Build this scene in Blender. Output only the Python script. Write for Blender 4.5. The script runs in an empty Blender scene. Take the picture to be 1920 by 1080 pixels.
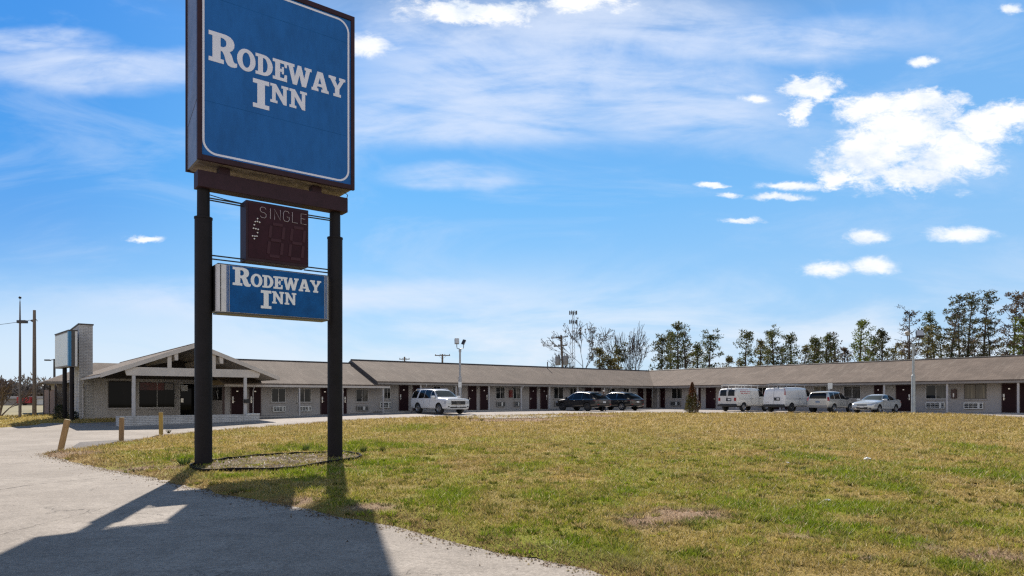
import bpy, bmesh, math, random
import numpy as np
from mathutils import Vector, Matrix
from mathutils.geometry import tessellate_polygon, delaunay_2d_cdt
from mathutils.bvhtree import BVHTree
R = math.radians
random.seed(7); rng = np.random.default_rng(7)
SC = bpy.context.scene
COL = SC.collection

# ------------------------------------------------------------------ camera
CAM_Z, F, HZ = 1.75, 1280.0, 747.0
cam_data = bpy.data.cameras.new("camera"); cam = bpy.data.objects.new("camera", cam_data); COL.objects.link(cam)
cam.location = (0, 0, CAM_Z); cam.rotation_euler = (R(90), 0, 0)
cam_data.sensor_width = 36; cam_data.lens = 24; cam_data.shift_y = (HZ - 540) / 1920
cam_data.clip_start = .1; cam_data.clip_end = 6000
SC.camera = cam
# ------------------------------------------------------------------ light
SUN_EL, SUN_AZ = R(39.5), R(-14.8)          # azimuth measured from +Y towards +X
sun_dir = Vector((math.sin(SUN_AZ) * math.cos(SUN_EL), math.cos(SUN_AZ) * math.cos(SUN_EL), math.sin(SUN_EL)))
sl = bpy.data.lights.new("sun", 'SUN'); sl.energy = 5.0; sl.angle = R(.5); sl.color = (1, .93, .84)
so = bpy.data.objects.new("sun", sl); COL.objects.link(so)
so.rotation_euler = sun_dir.to_track_quat('Z', 'Y').to_euler(); so.location = (0, 0, 60)
SC.view_settings.view_transform = 'Standard'; SC.view_settings.look = 'None'
SC.view_settings.gamma = 1; SC.view_settings.use_curve_mapping = False
SC.view_settings.exposure = .55
SC.cycles.use_denoising = False; SC.cycles.caustics_reflective = False; SC.cycles.caustics_refractive = False; SC.cycles.sample_clamp_indirect = 1.5; SC.cycles.blur_glossy = 1.5; SC.cycles.diffuse_bounces = 3; SC.cycles.filter_width = 1.3; SC.cycles.use_adaptive_sampling = False; SC.cycles.use_light_tree = True

class NT:
    """small helper for node trees"""
    def __init__(s, tree):
        s.t = tree; s.n = tree.nodes; s.l = tree.links
    def put(s, sock, v):
        if isinstance(v, bpy.types.NodeSocket): s.l.new(v, sock)
        else: sock.default_value = v
    def math(s, op, a, b=0.0, c=None, clamp=False):
        n = s.n.new('ShaderNodeMath'); n.operation = op; n.use_clamp = clamp
        s.put(n.inputs[0], a); s.put(n.inputs[1], b)
        if c is not None: s.put(n.inputs[2], c)
        return n.outputs[0]
    def vmath(s, op, a, b=(0, 0, 0), c=None):
        n = s.n.new('ShaderNodeVectorMath'); n.operation = op
        s.put(n.inputs[0], a); s.put(n.inputs[1], b)
        if c is not None: s.put(n.inputs[2], c)
        return n.outputs['Value'] if op in ('LENGTH', 'DOT_PRODUCT', 'DISTANCE') else n.outputs[0]
    def ramp(s, v, a, b, lo=0.0, hi=1.0):
        n = s.n.new('ShaderNodeMapRange'); n.interpolation_type = 'SMOOTHSTEP'
        s.put(n.inputs[0], v); n.inputs[1].default_value = a; n.inputs[2].default_value = b
        n.inputs[3].default_value = lo; n.inputs[4].default_value = hi
        return n.outputs[0]
    def mix(s, f, a, b):
        n = s.n.new('ShaderNodeMix'); n.data_type = 'RGBA'
        s.put(n.inputs[0], f); s.put(n.inputs[6], a); s.put(n.inputs[7], b)
        return n.outputs[2]
    def noise(s, vec, scale, detail=4, rough=.55, dist=0.0, col=False):
        n = s.n.new('ShaderNodeTexNoise'); s.put(n.inputs['Vector'], vec)
        n.inputs['Scale'].default_value = scale; n.inputs['Detail'].default_value = detail
        n.inputs['Roughness'].default_value = rough; n.inputs['Distortion'].default_value = dist
        return n.outputs['Color' if col else 'Fac']
    def comb(s, x, y, z=0.0):
        n = s.n.new('ShaderNodeCombineXYZ'); s.put(n.inputs[0], x); s.put(n.inputs[1], y); s.put(n.inputs[2], z)
        return n.outputs[0]
    def sep(s, v):
        n = s.n.new('ShaderNodeSeparateXYZ'); s.put(n.inputs[0], v); return n.outputs

# ------------------------------------------------------------------ sky
world = bpy.data.worlds.new("World"); SC.world = world; world.use_nodes = True
w = NT(world.node_tree); w.n.clear()
sky = w.n.new('ShaderNodeTexSky'); sky.sky_type = 'NISHITA'; sky.sun_disc = False
sky.sun_elevation = SUN_EL; sky.sun_rotation = SUN_AZ; sky.air_density = 1.0; sky.dust_density = .6; sky.ozone_density = 2.2
tc = w.n.new('ShaderNodeTexCoord'); dirv = tc.outputs['Generated']
dx, dy, dz = w.sep(dirv)
ys = w.math('MAXIMUM', dy, .05)
U = w.math('DIVIDE', dx, ys); V = w.math('DIVIDE', dz, ys)        # slopes of the view direction, +Y ahead
uv = w.comb(U, V)
hs = w.n.new('ShaderNodeHueSaturation'); hs.inputs['Saturation'].default_value = 1.3; hs.inputs['Value'].default_value = 1.0
w.l.new(sky.outputs[0], hs.inputs['Color']); zen = w.ramp(dz, .5, .62, 1, .3)      # darkening factor for the unseen zenith
skycol = w.vmath('MULTIPLY', hs.outputs[0], (.10, .10, .10))
# blue paling towards the horizon; unseen zenith darkened to deepen the ground shadows
el = w.math('MAXIMUM', dz, 0.0)
skyblend = w.n.new('ShaderNodeValToRGB'); w.l.new(el, skyblend.inputs[0])
cr = skyblend.color_ramp
stops = [(0, (.56, .71, .87)), (.05, (.49, .69, .89)), (.14, (.29, .58, .91)), (.28, (.115, .45, .90)), (.45, (.06, .33, .82)), (.6, (.02, .05, .11)), (1, (.012, .022, .045))]
cr.elements[0].position = 0; cr.elements[0].color = (*stops[0][1], 1); cr.elements[1].position = 1; cr.elements[1].color = (*stops[-1][1], 1)
for p, c in stops[1:-1]:
    e = cr.elements.new(p); e.color = (*c, 1)
base = w.mix(.88, skycol, skyblend.outputs[0])
# paler towards the right of the scene
base = w.mix(w.ramp(U, -.35, .75, 0, .28), base, (.42, .60, .84, 1))
# deeper at far left
base = w.mix(w.math('MULTIPLY', w.ramp(U, -.25, -.75, 0, .45), w.ramp(V, .06, .3)), base, (.02, .20, .70, 1))
# high thin streaks of cirrus: soft patches and drawn-out noise
n1 = w.noise(w.vmath('MULTIPLY', uv, (1.3, 4.2, 1)), 2.1, 7, .62, .8)
n2 = w.noise(w.vmath('MULTIPLY', w.vmath('ADD', uv, (3, 1, 0)), (2.0, 9.0, 1)), 3.0, 6, .6, .4)
def blobs(lst, warp):
    acc = None
    for (px, py, rx, ry) in lst:
        u0, v0 = (px - 960) / F, (HZ - py) / F
        su, sv = F / rx, F / ry
        d = w.vmath('LENGTH', w.vmath('MULTIPLY_ADD', warp, (su, sv, 0), (-u0 * su, -v0 * sv, 0)))
        acc = d if acc is None else w.math('MINIMUM', acc, d)
    return acc
wn = w.noise(w.vmath('MULTIPLY', uv, (1, 2.2, 1)), 3.2, 5, .6, 0, True)
warp1 = w.vmath('MULTIPLY_ADD', wn, (.16, .07, 0), w.vmath('ADD', uv, (-.08, -.035, 0)))
cir = blobs([(200, 122, 300, 40), (60, 75, 160, 22), (990, 150, 380, 120), (780, 205, 230, 75), (1180, 60, 340, 90), (840, 340, 140, 26), (900, 225, 330, 60),
             (1280, 190, 250, 90), (860, 60, 220, 60), (1500, 70, 260, 50), (560, 560, 420, 40)], warp1)
cirm = w.math('MULTIPLY', w.ramp(cir, 1.3, .35), w.ramp(w.math('ADD', w.math('MULTIPLY', n1, .5), w.math('MULTIPLY', n2, .5)), .26, .62), clamp=True)
thin = w.math('MULTIPLY', w.ramp(n1, .46, .72), w.ramp(V, .0, .12, .0, .32))
col = w.mix(thin, base, (.55, .69, .90, 1))
col = w.mix(w.math('MULTIPLY', cirm, .80), col, (.68, .77, .94, 1))
# bank of pale haze cloud low over the roofs
low = w.math('MULTIPLY', w.ramp(V, .24, .05), w.ramp(w.noise(w.vmath('MULTIPLY', uv, (1.0, 3.4, 1)), 2.3, 6, .6, .5), .36, .60))
lowr = w.math('MULTIPLY', low, w.ramp(U, -.9, .2, .4, .95))
col = w.mix(lowr, col, (.74, .82, .92, 1))
# broken cumulus
fn = w.noise(w.vmath('MULTIPLY', uv, (1, 1.7, 1)), 20, 8, .66, .3, True)
fn2 = w.noise(w.vmath('MULTIPLY', uv, (1, 1.5, 1)), 6.5, 6, .62, .2, True)
warp2 = w.vmath('MULTIPLY_ADD', fn, (.075, .040, 0), w.vmath('ADD', uv, (-.0375, -.02, 0)))
warp2 = w.vmath('MULTIPLY_ADD', fn2, (.13, .07, 0), w.vmath('ADD', warp2, (-.065, -.035, 0)))
fn3 = w.noise(w.vmath('MULTIPLY', uv, (1, 2.4, 1)), 60, 6, .7, .6, True)
warp2 = w.vmath('MULTIPLY_ADD', fn3, (.030, .012, 0), w.vmath('ADD', warp2, (-.015, -.006, 0)))
cum = blobs([(1630, 290, 105, 58), (1700, 245, 110, 58), (1790, 285, 105, 62), (1840, 245, 90, 42), (1905, 220, 75, 34), (1640, 200, 80, 34), (1740, 190, 75, 34),
             (1530, 165, 70, 26), (1490, 205, 34, 24), (1720, 325, 60, 30), (1570, 325, 55, 25), (880, 22, 120, 28), (1100, 12, 95, 24)], warp2)
puffs = blobs([(1416, 184, 30, 9), (1625, 443, 46, 18), (1800, 438, 70, 17), (1545, 504, 58, 16), (1640, 500, 52, 19), (1390, 412, 40, 7), (1460, 370, 64, 8), (1340, 347, 34, 6),
             (690, 85, 55, 26), (1730, 116, 32, 10), (1900, 15, 24, 11), (272, 448, 40, 7), (1370, 365, 26, 6), (1480, 350, 70, 9)], w.vmath('MULTIPLY_ADD', fn, (.05, .022, 0), w.vmath('ADD', uv, (-.025, -.011, 0))))
lace = w.noise(w.vmath('MULTIPLY', uv, (1, 2.0, 1)), 26, 8, .70, .5)
lace2 = w.noise(w.vmath('MULTIPLY', uv, (1, 2.2, 1)), 9, 6, .65, .3)
lc = w.math('ADD', w.math('MULTIPLY', lace, .6), w.math('MULTIPLY', lace2, .4))
dens = w.math('ADD', w.math('SUBTRACT', 1.0, cum), w.math('MULTIPLY', w.math('SUBTRACT', lc, .5), 2.6))
cumm = w.math('MULTIPLY', w.ramp(dens, -.2, .62), w.ramp(cum, 1.7, .8))
dens2 = w.math('ADD', w.math('SUBTRACT', 1.0, puffs), w.math('MULTIPLY', w.math('SUBTRACT', lace, .5), 1.8))
pufm = w.math('MULTIPLY', w.ramp(dens2, -.25, .75, 0, .93), w.ramp(puffs, 1.5, .5))
cumm = w.math('MAXIMUM', cumm, pufm)
shadec = w.mix(w.ramp(w.noise(w.vmath('MULTIPLY', uv, (1, 1.8, 1)), 9, 6, .65), .46, .72, 0, .8), (.97, .98, 1.0, 1), (.60, .72, .88, 1))
col = w.mix(cumm, col, shadec)
# bright haze added to the unseen sky behind the viewer, to light shaded facades
fill_haze = w.mix(w.ramp(w.noise(dirv, 2.2, 5, .6), .3, .7), (.82, .82, .82, 1), (1.08, 1.02, .95, 1))
col = w.mix(w.math('MULTIPLY', w.ramp(dy, .12, -.2), w.ramp(dz, .56, .26, .02, 1.0)), col, fill_haze)
front = w.math('MAXIMUM', w.ramp(dz, .72, .52), w.ramp(dy, .1, -.1))
col = w.mix(front, (.018, .024, .032, 1), col)  # unseen high sky ahead dimmed almost to black, keeping ground shadows deep
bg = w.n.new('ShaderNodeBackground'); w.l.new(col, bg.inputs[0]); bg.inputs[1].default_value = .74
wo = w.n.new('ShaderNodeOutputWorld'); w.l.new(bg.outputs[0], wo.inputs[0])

# ------------------------------------------------------------------ materials
MATS = {}
def mat(name, color, rough=.6, metal=0.0, var=.0, vscale=4.0, bump=0.0, bscale=30.0, spec=.5, coat=0.0, stretch=(1, 1, 1), c2=None, emit=None):
    """principled material with two octaves of noise in colour, and bump"""
    if name in MATS: return MATS[name]
    m = bpy.data.materials.new(name); m.use_nodes = True; t = NT(m.node_tree)
    b = t.n['Principled BSDF']; b.inputs['Roughness'].default_value = rough; b.inputs['Metallic'].default_value = metal
    b.inputs['Specular IOR Level'].default_value = spec; b.inputs['Coat Weight'].default_value = coat; b.inputs['Coat Roughness'].default_value = .05
    o = t.n.new('ShaderNodeTexCoord').outputs['Object']
    o = t.vmath('MULTIPLY', o, stretch)
    c = (*color, 1)
    if var or c2:
        hi = (*c2, 1) if c2 else tuple(min(1, x * (1 + var)) for x in color) + (1,)
        lo = (*color, 1) if c2 else tuple(x * (1 - var) for x in color) + (1,)
        nn = t.math('ADD', t.math('MULTIPLY', t.noise(o, vscale, 6, .65), .65), t.math('MULTIPLY', t.noise(o, vscale * 9, 3, .6), .35))
        c = t.mix(t.ramp(nn, .34, .66), lo, hi)
    t.put(b.inputs['Base Color'], c)
    if bump:
        bn = t.n.new('ShaderNodeBump'); bn.inputs['Strength'].default_value = bump; bn.inputs['Distance'].default_value = .02
        t.l.new(t.noise(o, bscale, 5, .65), bn.inputs['Height']); t.l.new(bn.outputs[0], b.inputs['Normal'])
    if emit:
        b.inputs['Emission Color'].default_value = (*emit, 1); b.inputs['Emission Strength'].default_value = 1
    MATS[name] = m; return m
def brick_mat(name, c1, c2, mortar, bw=.22, bh=.075, rough=.75, bumpd=.006, stain=.25, kb=.8):
    if name in MATS: return MATS[name]
    m = bpy.data.materials.new(name); m.use_nodes = True; t = NT(m.node_tree); b = t.n['Principled BSDF']
    b.inputs['Roughness'].default_value = rough
    x, y, z = t.sep(t.n.new('ShaderNodeTexCoord').outputs['Object'])
    v = t.comb(t.math('ADD', x, y), z)
    br = t.n.new('ShaderNodeTexBrick'); t.l.new(v, br.inputs['Vector']); br.inputs['Scale'].default_value = 1
    br.inputs['Brick Width'].default_value = bw; br.inputs['Row Height'].default_value = bh
    br.inputs['Mortar Size'].default_value = bh * .1; br.inputs['Mortar Smooth'].default_value = .3
    br.inputs['Color1'].default_value = (*c1, 1); br.inputs['Color2'].default_value = (*c2, 1); br.inputs['Mortar'].default_value = (*mortar, 1)
    st = t.ramp(t.noise(t.comb(t.math('MULTIPLY', t.math('ADD', x, y), 1.0), t.math('MULTIPLY', z, .45)), 1.3, 6, .65), .42, .75, 0, stain)
    t.put(b.inputs['Base Color'], t.mix(st, br.outputs['Color'], (.18, .165, .15, 1)))
    bn = t.n.new('ShaderNodeBump'); bn.inputs['Distance'].default_value = bumpd; bn.inputs['Strength'].default_value = kb; bn.invert = True
    t.l.new(br.outputs['Fac'], bn.inputs['Height']); t.l.new(bn.outputs[0], b.inputs['Normal'])
    MATS[name] = m; return m
def shingle_mat(name, ca, cb):
    m = bpy.data.materials.new(name); m.use_nodes = True; t = NT(m.node_tree); b = t.n['Principled BSDF']
    b.inputs['Roughness'].default_value = .9; b.inputs['Specular IOR Level'].default_value = .25
    x, y, z = t.sep(t.n.new('ShaderNodeTexCoord').outputs['Object'])
    v = t.comb(t.math('ADD', x, t.math('MULTIPLY', y, .03)), t.math('MULTIPLY', z, 2.6))
    br = t.n.new('ShaderNodeTexBrick'); t.l.new(v, br.inputs['Vector']); br.inputs['Scale'].default_value = 1
    br.inputs['Brick Width'].default_value = .34; br.inputs['Row Height'].default_value = .15; br.inputs['Mortar Size'].default_value = .008
    br.inputs['Color1'].default_value = (*ca, 1); br.inputs['Color2'].default_value = (*cb, 1)
    br.inputs['Mortar'].default_value = tuple(c * .62 for c in ca) + (1,)
    o = t.comb(x, y, z)
    n1 = t.noise(o, .55, 6, .7); n2 = t.noise(t.vmath('MULTIPLY', o, (3, .5, .5)), 1.1, 5, .6); n3 = t.noise(o, 14, 3, .7)
    c = t.mix(t.ramp(n1, .36, .64, 0, .75), br.outputs['Color'], tuple(k * .66 for k in ca) + (1,))
    c = t.mix(t.ramp(n2, .5, .75, 0, .35), c, (.34, .29, .235, 1))
    c = t.mix(t.ramp(n3, .35, .65, 0, .35), c, tuple(k * .7 for k in cb) + (1,))
    t.put(b.inputs['Base Color'], c)
    bn = t.n.new('ShaderNodeBump'); bn.inputs['Distance'].default_value = .01; bn.invert = True
    t.l.new(br.outputs['Fac'], bn.inputs['Height']); t.l.new(bn.outputs[0], b.inputs['Normal'])
    MATS[name] = m; return m

# ------------------------------------------------------------------ mesh helpers
class MB:
    def __init__(s): s.v, s.f, s.mi, s.cur = [], [], [], 0
    def add(s, vs, fs):
        o = len(s.v); s.v += [tuple(p) for p in vs]
        for f in fs: s.f.append(tuple(i + o for i in f)); s.mi.append(s.cur)
        return s
    def box(s, x0, x1, y0, y1, z0, z1):
        return s.add([(x0, y0, z0), (x1, y0, z0), (x1, y1, z0), (x0, y1, z0), (x0, y0, z1), (x1, y0, z1), (x1, y1, z1), (x0, y1, z1)],
                     [(0, 3, 2, 1), (4, 5, 6, 7), (0, 1, 5, 4), (1, 2, 6, 5), (2, 3, 7, 6), (3, 0, 4, 7)])
    def bar(s, a, b, wd, ht, up=(0, 0, 1)):
        a, b = Vector(a), Vector(b); d = (b - a).normalized(); sd = d.cross(Vector(up))
        sd = sd.normalized() if sd.length > 1e-4 else Vector((1, 0, 0)); u = sd.cross(d)
        vs = []
        for p in (a, b):
            for i, j in ((-1, -1), (1, -1), (1, 1), (-1, 1)): vs.append(p + sd * (i * wd / 2) + u * (j * ht / 2))
        return s.add(vs, [(0, 3, 2, 1), (4, 5, 6, 7), (0, 1, 5, 4), (1, 2, 6, 5), (2, 3, 7, 6), (3, 0, 4, 7)][:6])
    def tube(s, pts, rad, n=10, cap=True):
        pts = [Vector(p) for p in pts]
        if not isinstance(rad, (list, tuple)): rad = [rad] * len(pts)
        vs, fs = [], []
        for i, p in enumerate(pts):
            d = (pts[min(i + 1, len(pts) - 1)] - pts[max(i - 1, 0)])
            d = d.normalized() if d.length > 1e-6 else Vector((0, 0, 1))
            a = d.orthogonal().normalized() if abs(d.z) < .95 else Vector((1, 0, 0)); a = (a - d * a.dot(d)).normalized(); b = d.cross(a)
            if i and True:
                pa = s._pa - d * s._pa.dot(d)
                if pa.length > 1e-3: a = pa.normalized(); b = d.cross(a)
            s._pa = a
            for k in range(n):
                t = 2 * math.pi * k / n; vs.append(p + (a * math.cos(t) + b * math.sin(t)) * rad[i])
        for i in range(len(pts) - 1):
            for k in range(n): fs.append((i * n + k, i * n + (k + 1) % n, (i + 1) * n + (k + 1) % n, (i + 1) * n + k))
        if cap: fs.append(tuple(range(n - 1, -1, -1))); fs.append(tuple((len(pts) - 1) * n + k for k in range(n)))
        return s.add(vs, fs)
    def lathe(s, prof, n=20, c=(0, 0, 0), ax='z'):
        """prof: (radius, height) pairs turned about an axis"""
        vs, fs = [], []
        for r, h in prof:
            for k in range(n):
                t = 2 * math.pi * k / n; a, b = r * math.cos(t), r * math.sin(t)
                p = (a, b, h) if ax == 'z' else ((a, h, b) if ax == 'y' else (h, a, b))
                vs.append((p[0] + c[0], p[1] + c[1], p[2] + c[2]))
        for i in range(len(prof) - 1):
            for k in range(n): fs.append((i * n + k, i * n + (k + 1) % n, (i + 1) * n + (k + 1) % n, (i + 1) * n + k))
        return s.add(vs, fs)
    def prism(s, poly, fn, d0, d1, holes=()):
        """poly in 2-D mapped by fn(a, b, depth); closed solid"""
        loops = [list(poly)] + [list(h) for h in holes]
        flat = [p for l in loops for p in l]; n = len(flat)
        tri = tessellate_polygon([[Vector((p[0], p[1], 0)) for p in l] for l in loops])
        vs = [fn(p[0], p[1], d0) for p in flat] + [fn(p[0], p[1], d1) for p in flat]
        fs = [tuple(t) for t in tri] + [tuple(i + n for i in reversed(t)) for t in tri]
        o = 0
        for l in loops:
            k = len(l)
            for i in range(k): a, b = o + i, o + (i + 1) % k; fs.append((a, b, b + n, a + n))
            o += k
        return s.add(vs, fs)
    def build(s, name, m, parent=None, smooth=False, bevel=0.0, fix=True):
        me = bpy.data.meshes.new(name); me.from_pydata([tuple(p) for p in s.v], [], s.f)
        for k in (m if isinstance(m, (list, tuple)) else [m]): me.materials.append(k)
        if max(s.mi, default=0): me.polygons.foreach_set('material_index', s.mi)
        if fix:
            bm = bmesh.new(); bm.from_mesh(me); bmesh.ops.recalc_face_normals(bm, faces=bm.faces); bm.to_mesh(me); bm.free()
        if smooth:
            me.polygons.foreach_set('use_smooth', [True] * len(me.polygons))
            me.set_sharp_from_angle(angle=R(40))
        me.update(); o = bpy.data.objects.new(name, me); COL.objects.link(o)
        if parent: o.parent = parent
        if bevel:
            md = o.modifiers.new('bevel', 'BEVEL'); md.width = bevel; md.segments = 2; md.limit_method = 'ANGLE'
        return o
def fast_mesh(name, verts, faces, m, parent=None, cols=None, nper=3, smooth=False):
    """large triangle / quad soups straight from numpy"""
    me = bpy.data.meshes.new(name); nv, nf = len(verts), len(faces)
    me.vertices.add(nv); me.vertices.foreach_set('co', np.asarray(verts, np.float32).ravel())
    me.loops.add(nf * nper); me.loops.foreach_set('vertex_index', np.asarray(faces, np.int32).ravel())
    me.polygons.add(nf); me.polygons.foreach_set('loop_start', np.arange(nf, dtype=np.int32) * nper)
    if smooth: me.polygons.foreach_set('use_smooth', np.ones(nf, bool))
    if cols is not None:
        a = me.color_attributes.new('tint', 'FLOAT_COLOR', 'POINT')
        c = np.ones((nv, 4), np.float32); c[:, :3] = cols; a.data.foreach_set('color', c.ravel())
    me.materials.append(m); me.update(); me.validate()
    o = bpy.data.objects.new(name, me); COL.objects.link(o)
    if parent: o.parent = parent
    return o
def tag(o, label=None, cat=None, group=None, kind=None):
    if label: o['label'] = label
    if cat: o['category'] = cat
    if group: o['group'] = group
    if kind: o['kind'] = kind
    return o
def thing(name, label, cat, loc, rz=0.0, group=None):
    o = bpy.data.objects.new(name, None); COL.objects.link(o); o.location = loc; o.rotation_euler = (0, 0, rz)
    o.empty_display_size = .3
    return tag(o, label, cat, group)
def copy_tree(o, parent=None):
    c = o.copy(); COL.objects.link(c)
    if parent: c.parent = parent
    for ch in o.children: copy_tree(ch, c)
    return c
# ------------------------------------------------------------------ terrain
def sm(t): t = np.clip(t, 0, 1); return t * t * (3 - 2 * t)
def gz(x, y): return .6 * sm((y + .25 * x - 24) / 34)
def gp(px, py, dz=0.0):
    """point of the ground seen at a photograph pixel"""
    r = (px - 960) / F; t = (py - HZ) / F; Y = CAM_Z / t
    for _ in range(40): Y = .5 * Y + .5 * (CAM_Z - float(gz(r * Y, Y)) - dz) / t
    return r * Y, Y
def vn(x, y, seed=0):
    q = .6 + seed * .73; x, y = x * math.cos(q) - y * math.sin(q), x * math.sin(q) + y * math.cos(q)
    xi, yi = np.floor(x).astype(np.int64), np.floor(y).astype(np.int64); fx, fy = x - xi, y - yi
    fx, fy = fx * fx * (3 - 2 * fx), fy * fy * (3 - 2 * fy)
    def h(a, b):
        n = (a * 374761393 + b * 668265263 + seed * 974711) & 0x7fffffff
        n = ((n ^ (n >> 13)) * 1274126177) & 0x7fffffff; n = (n ^ (n >> 16)) & 0xffff
        return n / 65535.0
    return (h(xi, yi) * (1 - fx) + h(xi + 1, yi) * fx) * (1 - fy) + (h(xi, yi + 1) * (1 - fx) + h(xi + 1, yi + 1) * fx) * fy
def fbm(x, y, seed=0, n=4):
    s, a, t = 0, .5, 0
    for i in range(n): s = s + a * vn(x * 2 ** i, y * 2 ** i, seed + i * 17); t += a; a *= .55
    return s / t
def inside(poly, x, y):
    c = np.zeros(len(x), bool); n = len(poly)
    for i in range(n):
        (x0, y0), (x1, y1) = poly[i], poly[(i + 1) % n]
        if y0 == y1: continue
        m = ((y0 > y) != (y1 > y)) & (x < (x1 - x0) * (y - y0) / (y1 - y0) + x0); c ^= m
    return c
def edge_dist(poly, x, y):
    d = np.full(len(x), 1e9); n = len(poly)
    for i in range(n):
        a, b = np.array(poly[i]), np.array(poly[(i + 1) % n]); ab = b - a; L = (ab ** 2).sum() + 1e-9
        t = np.clip(((x - a[0]) * ab[0] + (y - a[1]) * ab[1]) / L, 0, 1)
        d = np.minimum(d, np.hypot(x - a[0] - t * ab[0], y - a[1] - t * ab[1]))
    return d
def densify(poly, step):
    out = []
    for i in range(len(poly)):
        a, b = Vector(poly[i]), Vector(poly[(i + 1) % len(poly)]); n = max(1, int((b - a).length / step))
        out += [tuple(a.lerp(b, k / n)) for k in range(n)]
    return out
def sheet(name, poly, cell, zf, m, colf=None, fine=None):
    """polygon filled with a grid of points and draped over the terrain"""
    P = np.array(poly); pts = []
    def grid(c, x0, x1, y0, y1):
        gx, gy = np.meshgrid(np.arange(x0, x1, c), np.arange(y0, y1, c)); gx = gx.ravel() + rng.uniform(-.2, .2, gx.size) * c; gy = gy.ravel() + rng.uniform(-.2, .2, gy.size) * c
        k = inside(poly, gx, gy); gx, gy = gx[k], gy[k]; k = edge_dist(poly, gx, gy) > c * .35
        return list(zip(gx[k], gy[k]))
    pts = grid(cell, P[:, 0].min(), P[:, 0].max(), P[:, 1].min(), P[:, 1].max())
    if fine:
        c, x0, x1, y0, y1 = fine
        pts = [p for p in pts if not (x0 < p[0] < x1 and y0 < p[1] < y1)] + grid(c, x0, x1, y0, y1)
    n = len(poly); allp = [Vector(p) for p in poly] + [Vector(p) for p in pts]
    v, e, f, *_ = delaunay_2d_cdt(allp, [(i, (i + 1) % n) for i in range(n)], [], 1, 1e-5)
    x = np.array([p[0] for p in v]); y = np.array([p[1] for p in v]); z = zf(x, y)
    f = [tuple(t) if (v[t[1]] - v[t[0]]).cross(v[t[2]] - v[t[0]]) > 0 else tuple(reversed(t)) for t in f if len(t) == 3]
    return fast_mesh(name, np.stack([x, y, z], 1), np.array(f), m, None, None if colf is None else colf(x, y), 3, True)
# ------------------------------------------------------------------ ground sheets
def attr_mat(name, bump=.6, fine=60, transl=0.0, rough=.9, spec=.2, mottled=.25):
    m = bpy.data.materials.new(name); m.use_nodes = True; t = NT(m.node_tree); b = t.n['Principled BSDF']
    b.inputs['Roughness'].default_value = rough; b.inputs['Specular IOR Level'].default_value = spec
    at = t.n.new('ShaderNodeAttribute'); at.attribute_name = 'tint'; c = at.outputs['Color']
    if mottled:
        o = t.n.new('ShaderNodeTexCoord').outputs['Object']
        k = t.ramp(t.noise(o, fine, 5, .75), .3, .7, 1 - mottled, 1 + mottled); c = t.vmath('MULTIPLY', c, t.comb(k, k, k))
        bn = t.n.new('ShaderNodeBump'); bn.inputs['Strength'].default_value = bump; bn.inputs['Distance'].default_value = .03
        t.l.new(t.noise(o, fine * .6, 6, .7), bn.inputs['Height']); t.l.new(bn.outputs[0], b.inputs['Normal'])
    t.put(b.inputs['Base Color'], c)
    if transl:
        tr = t.n.new('ShaderNodeBsdfTranslucent'); t.put(tr.inputs[0], c)
        mx = t.n.new('ShaderNodeMixShader'); mx.inputs[0].default_value = transl
        t.l.new(b.outputs[0], mx.inputs[1]); t.l.new(tr.outputs[0], mx.inputs[2])
        t.l.new(mx.outputs[0], t.n['Material Output'].inputs[0])
    return m
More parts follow.
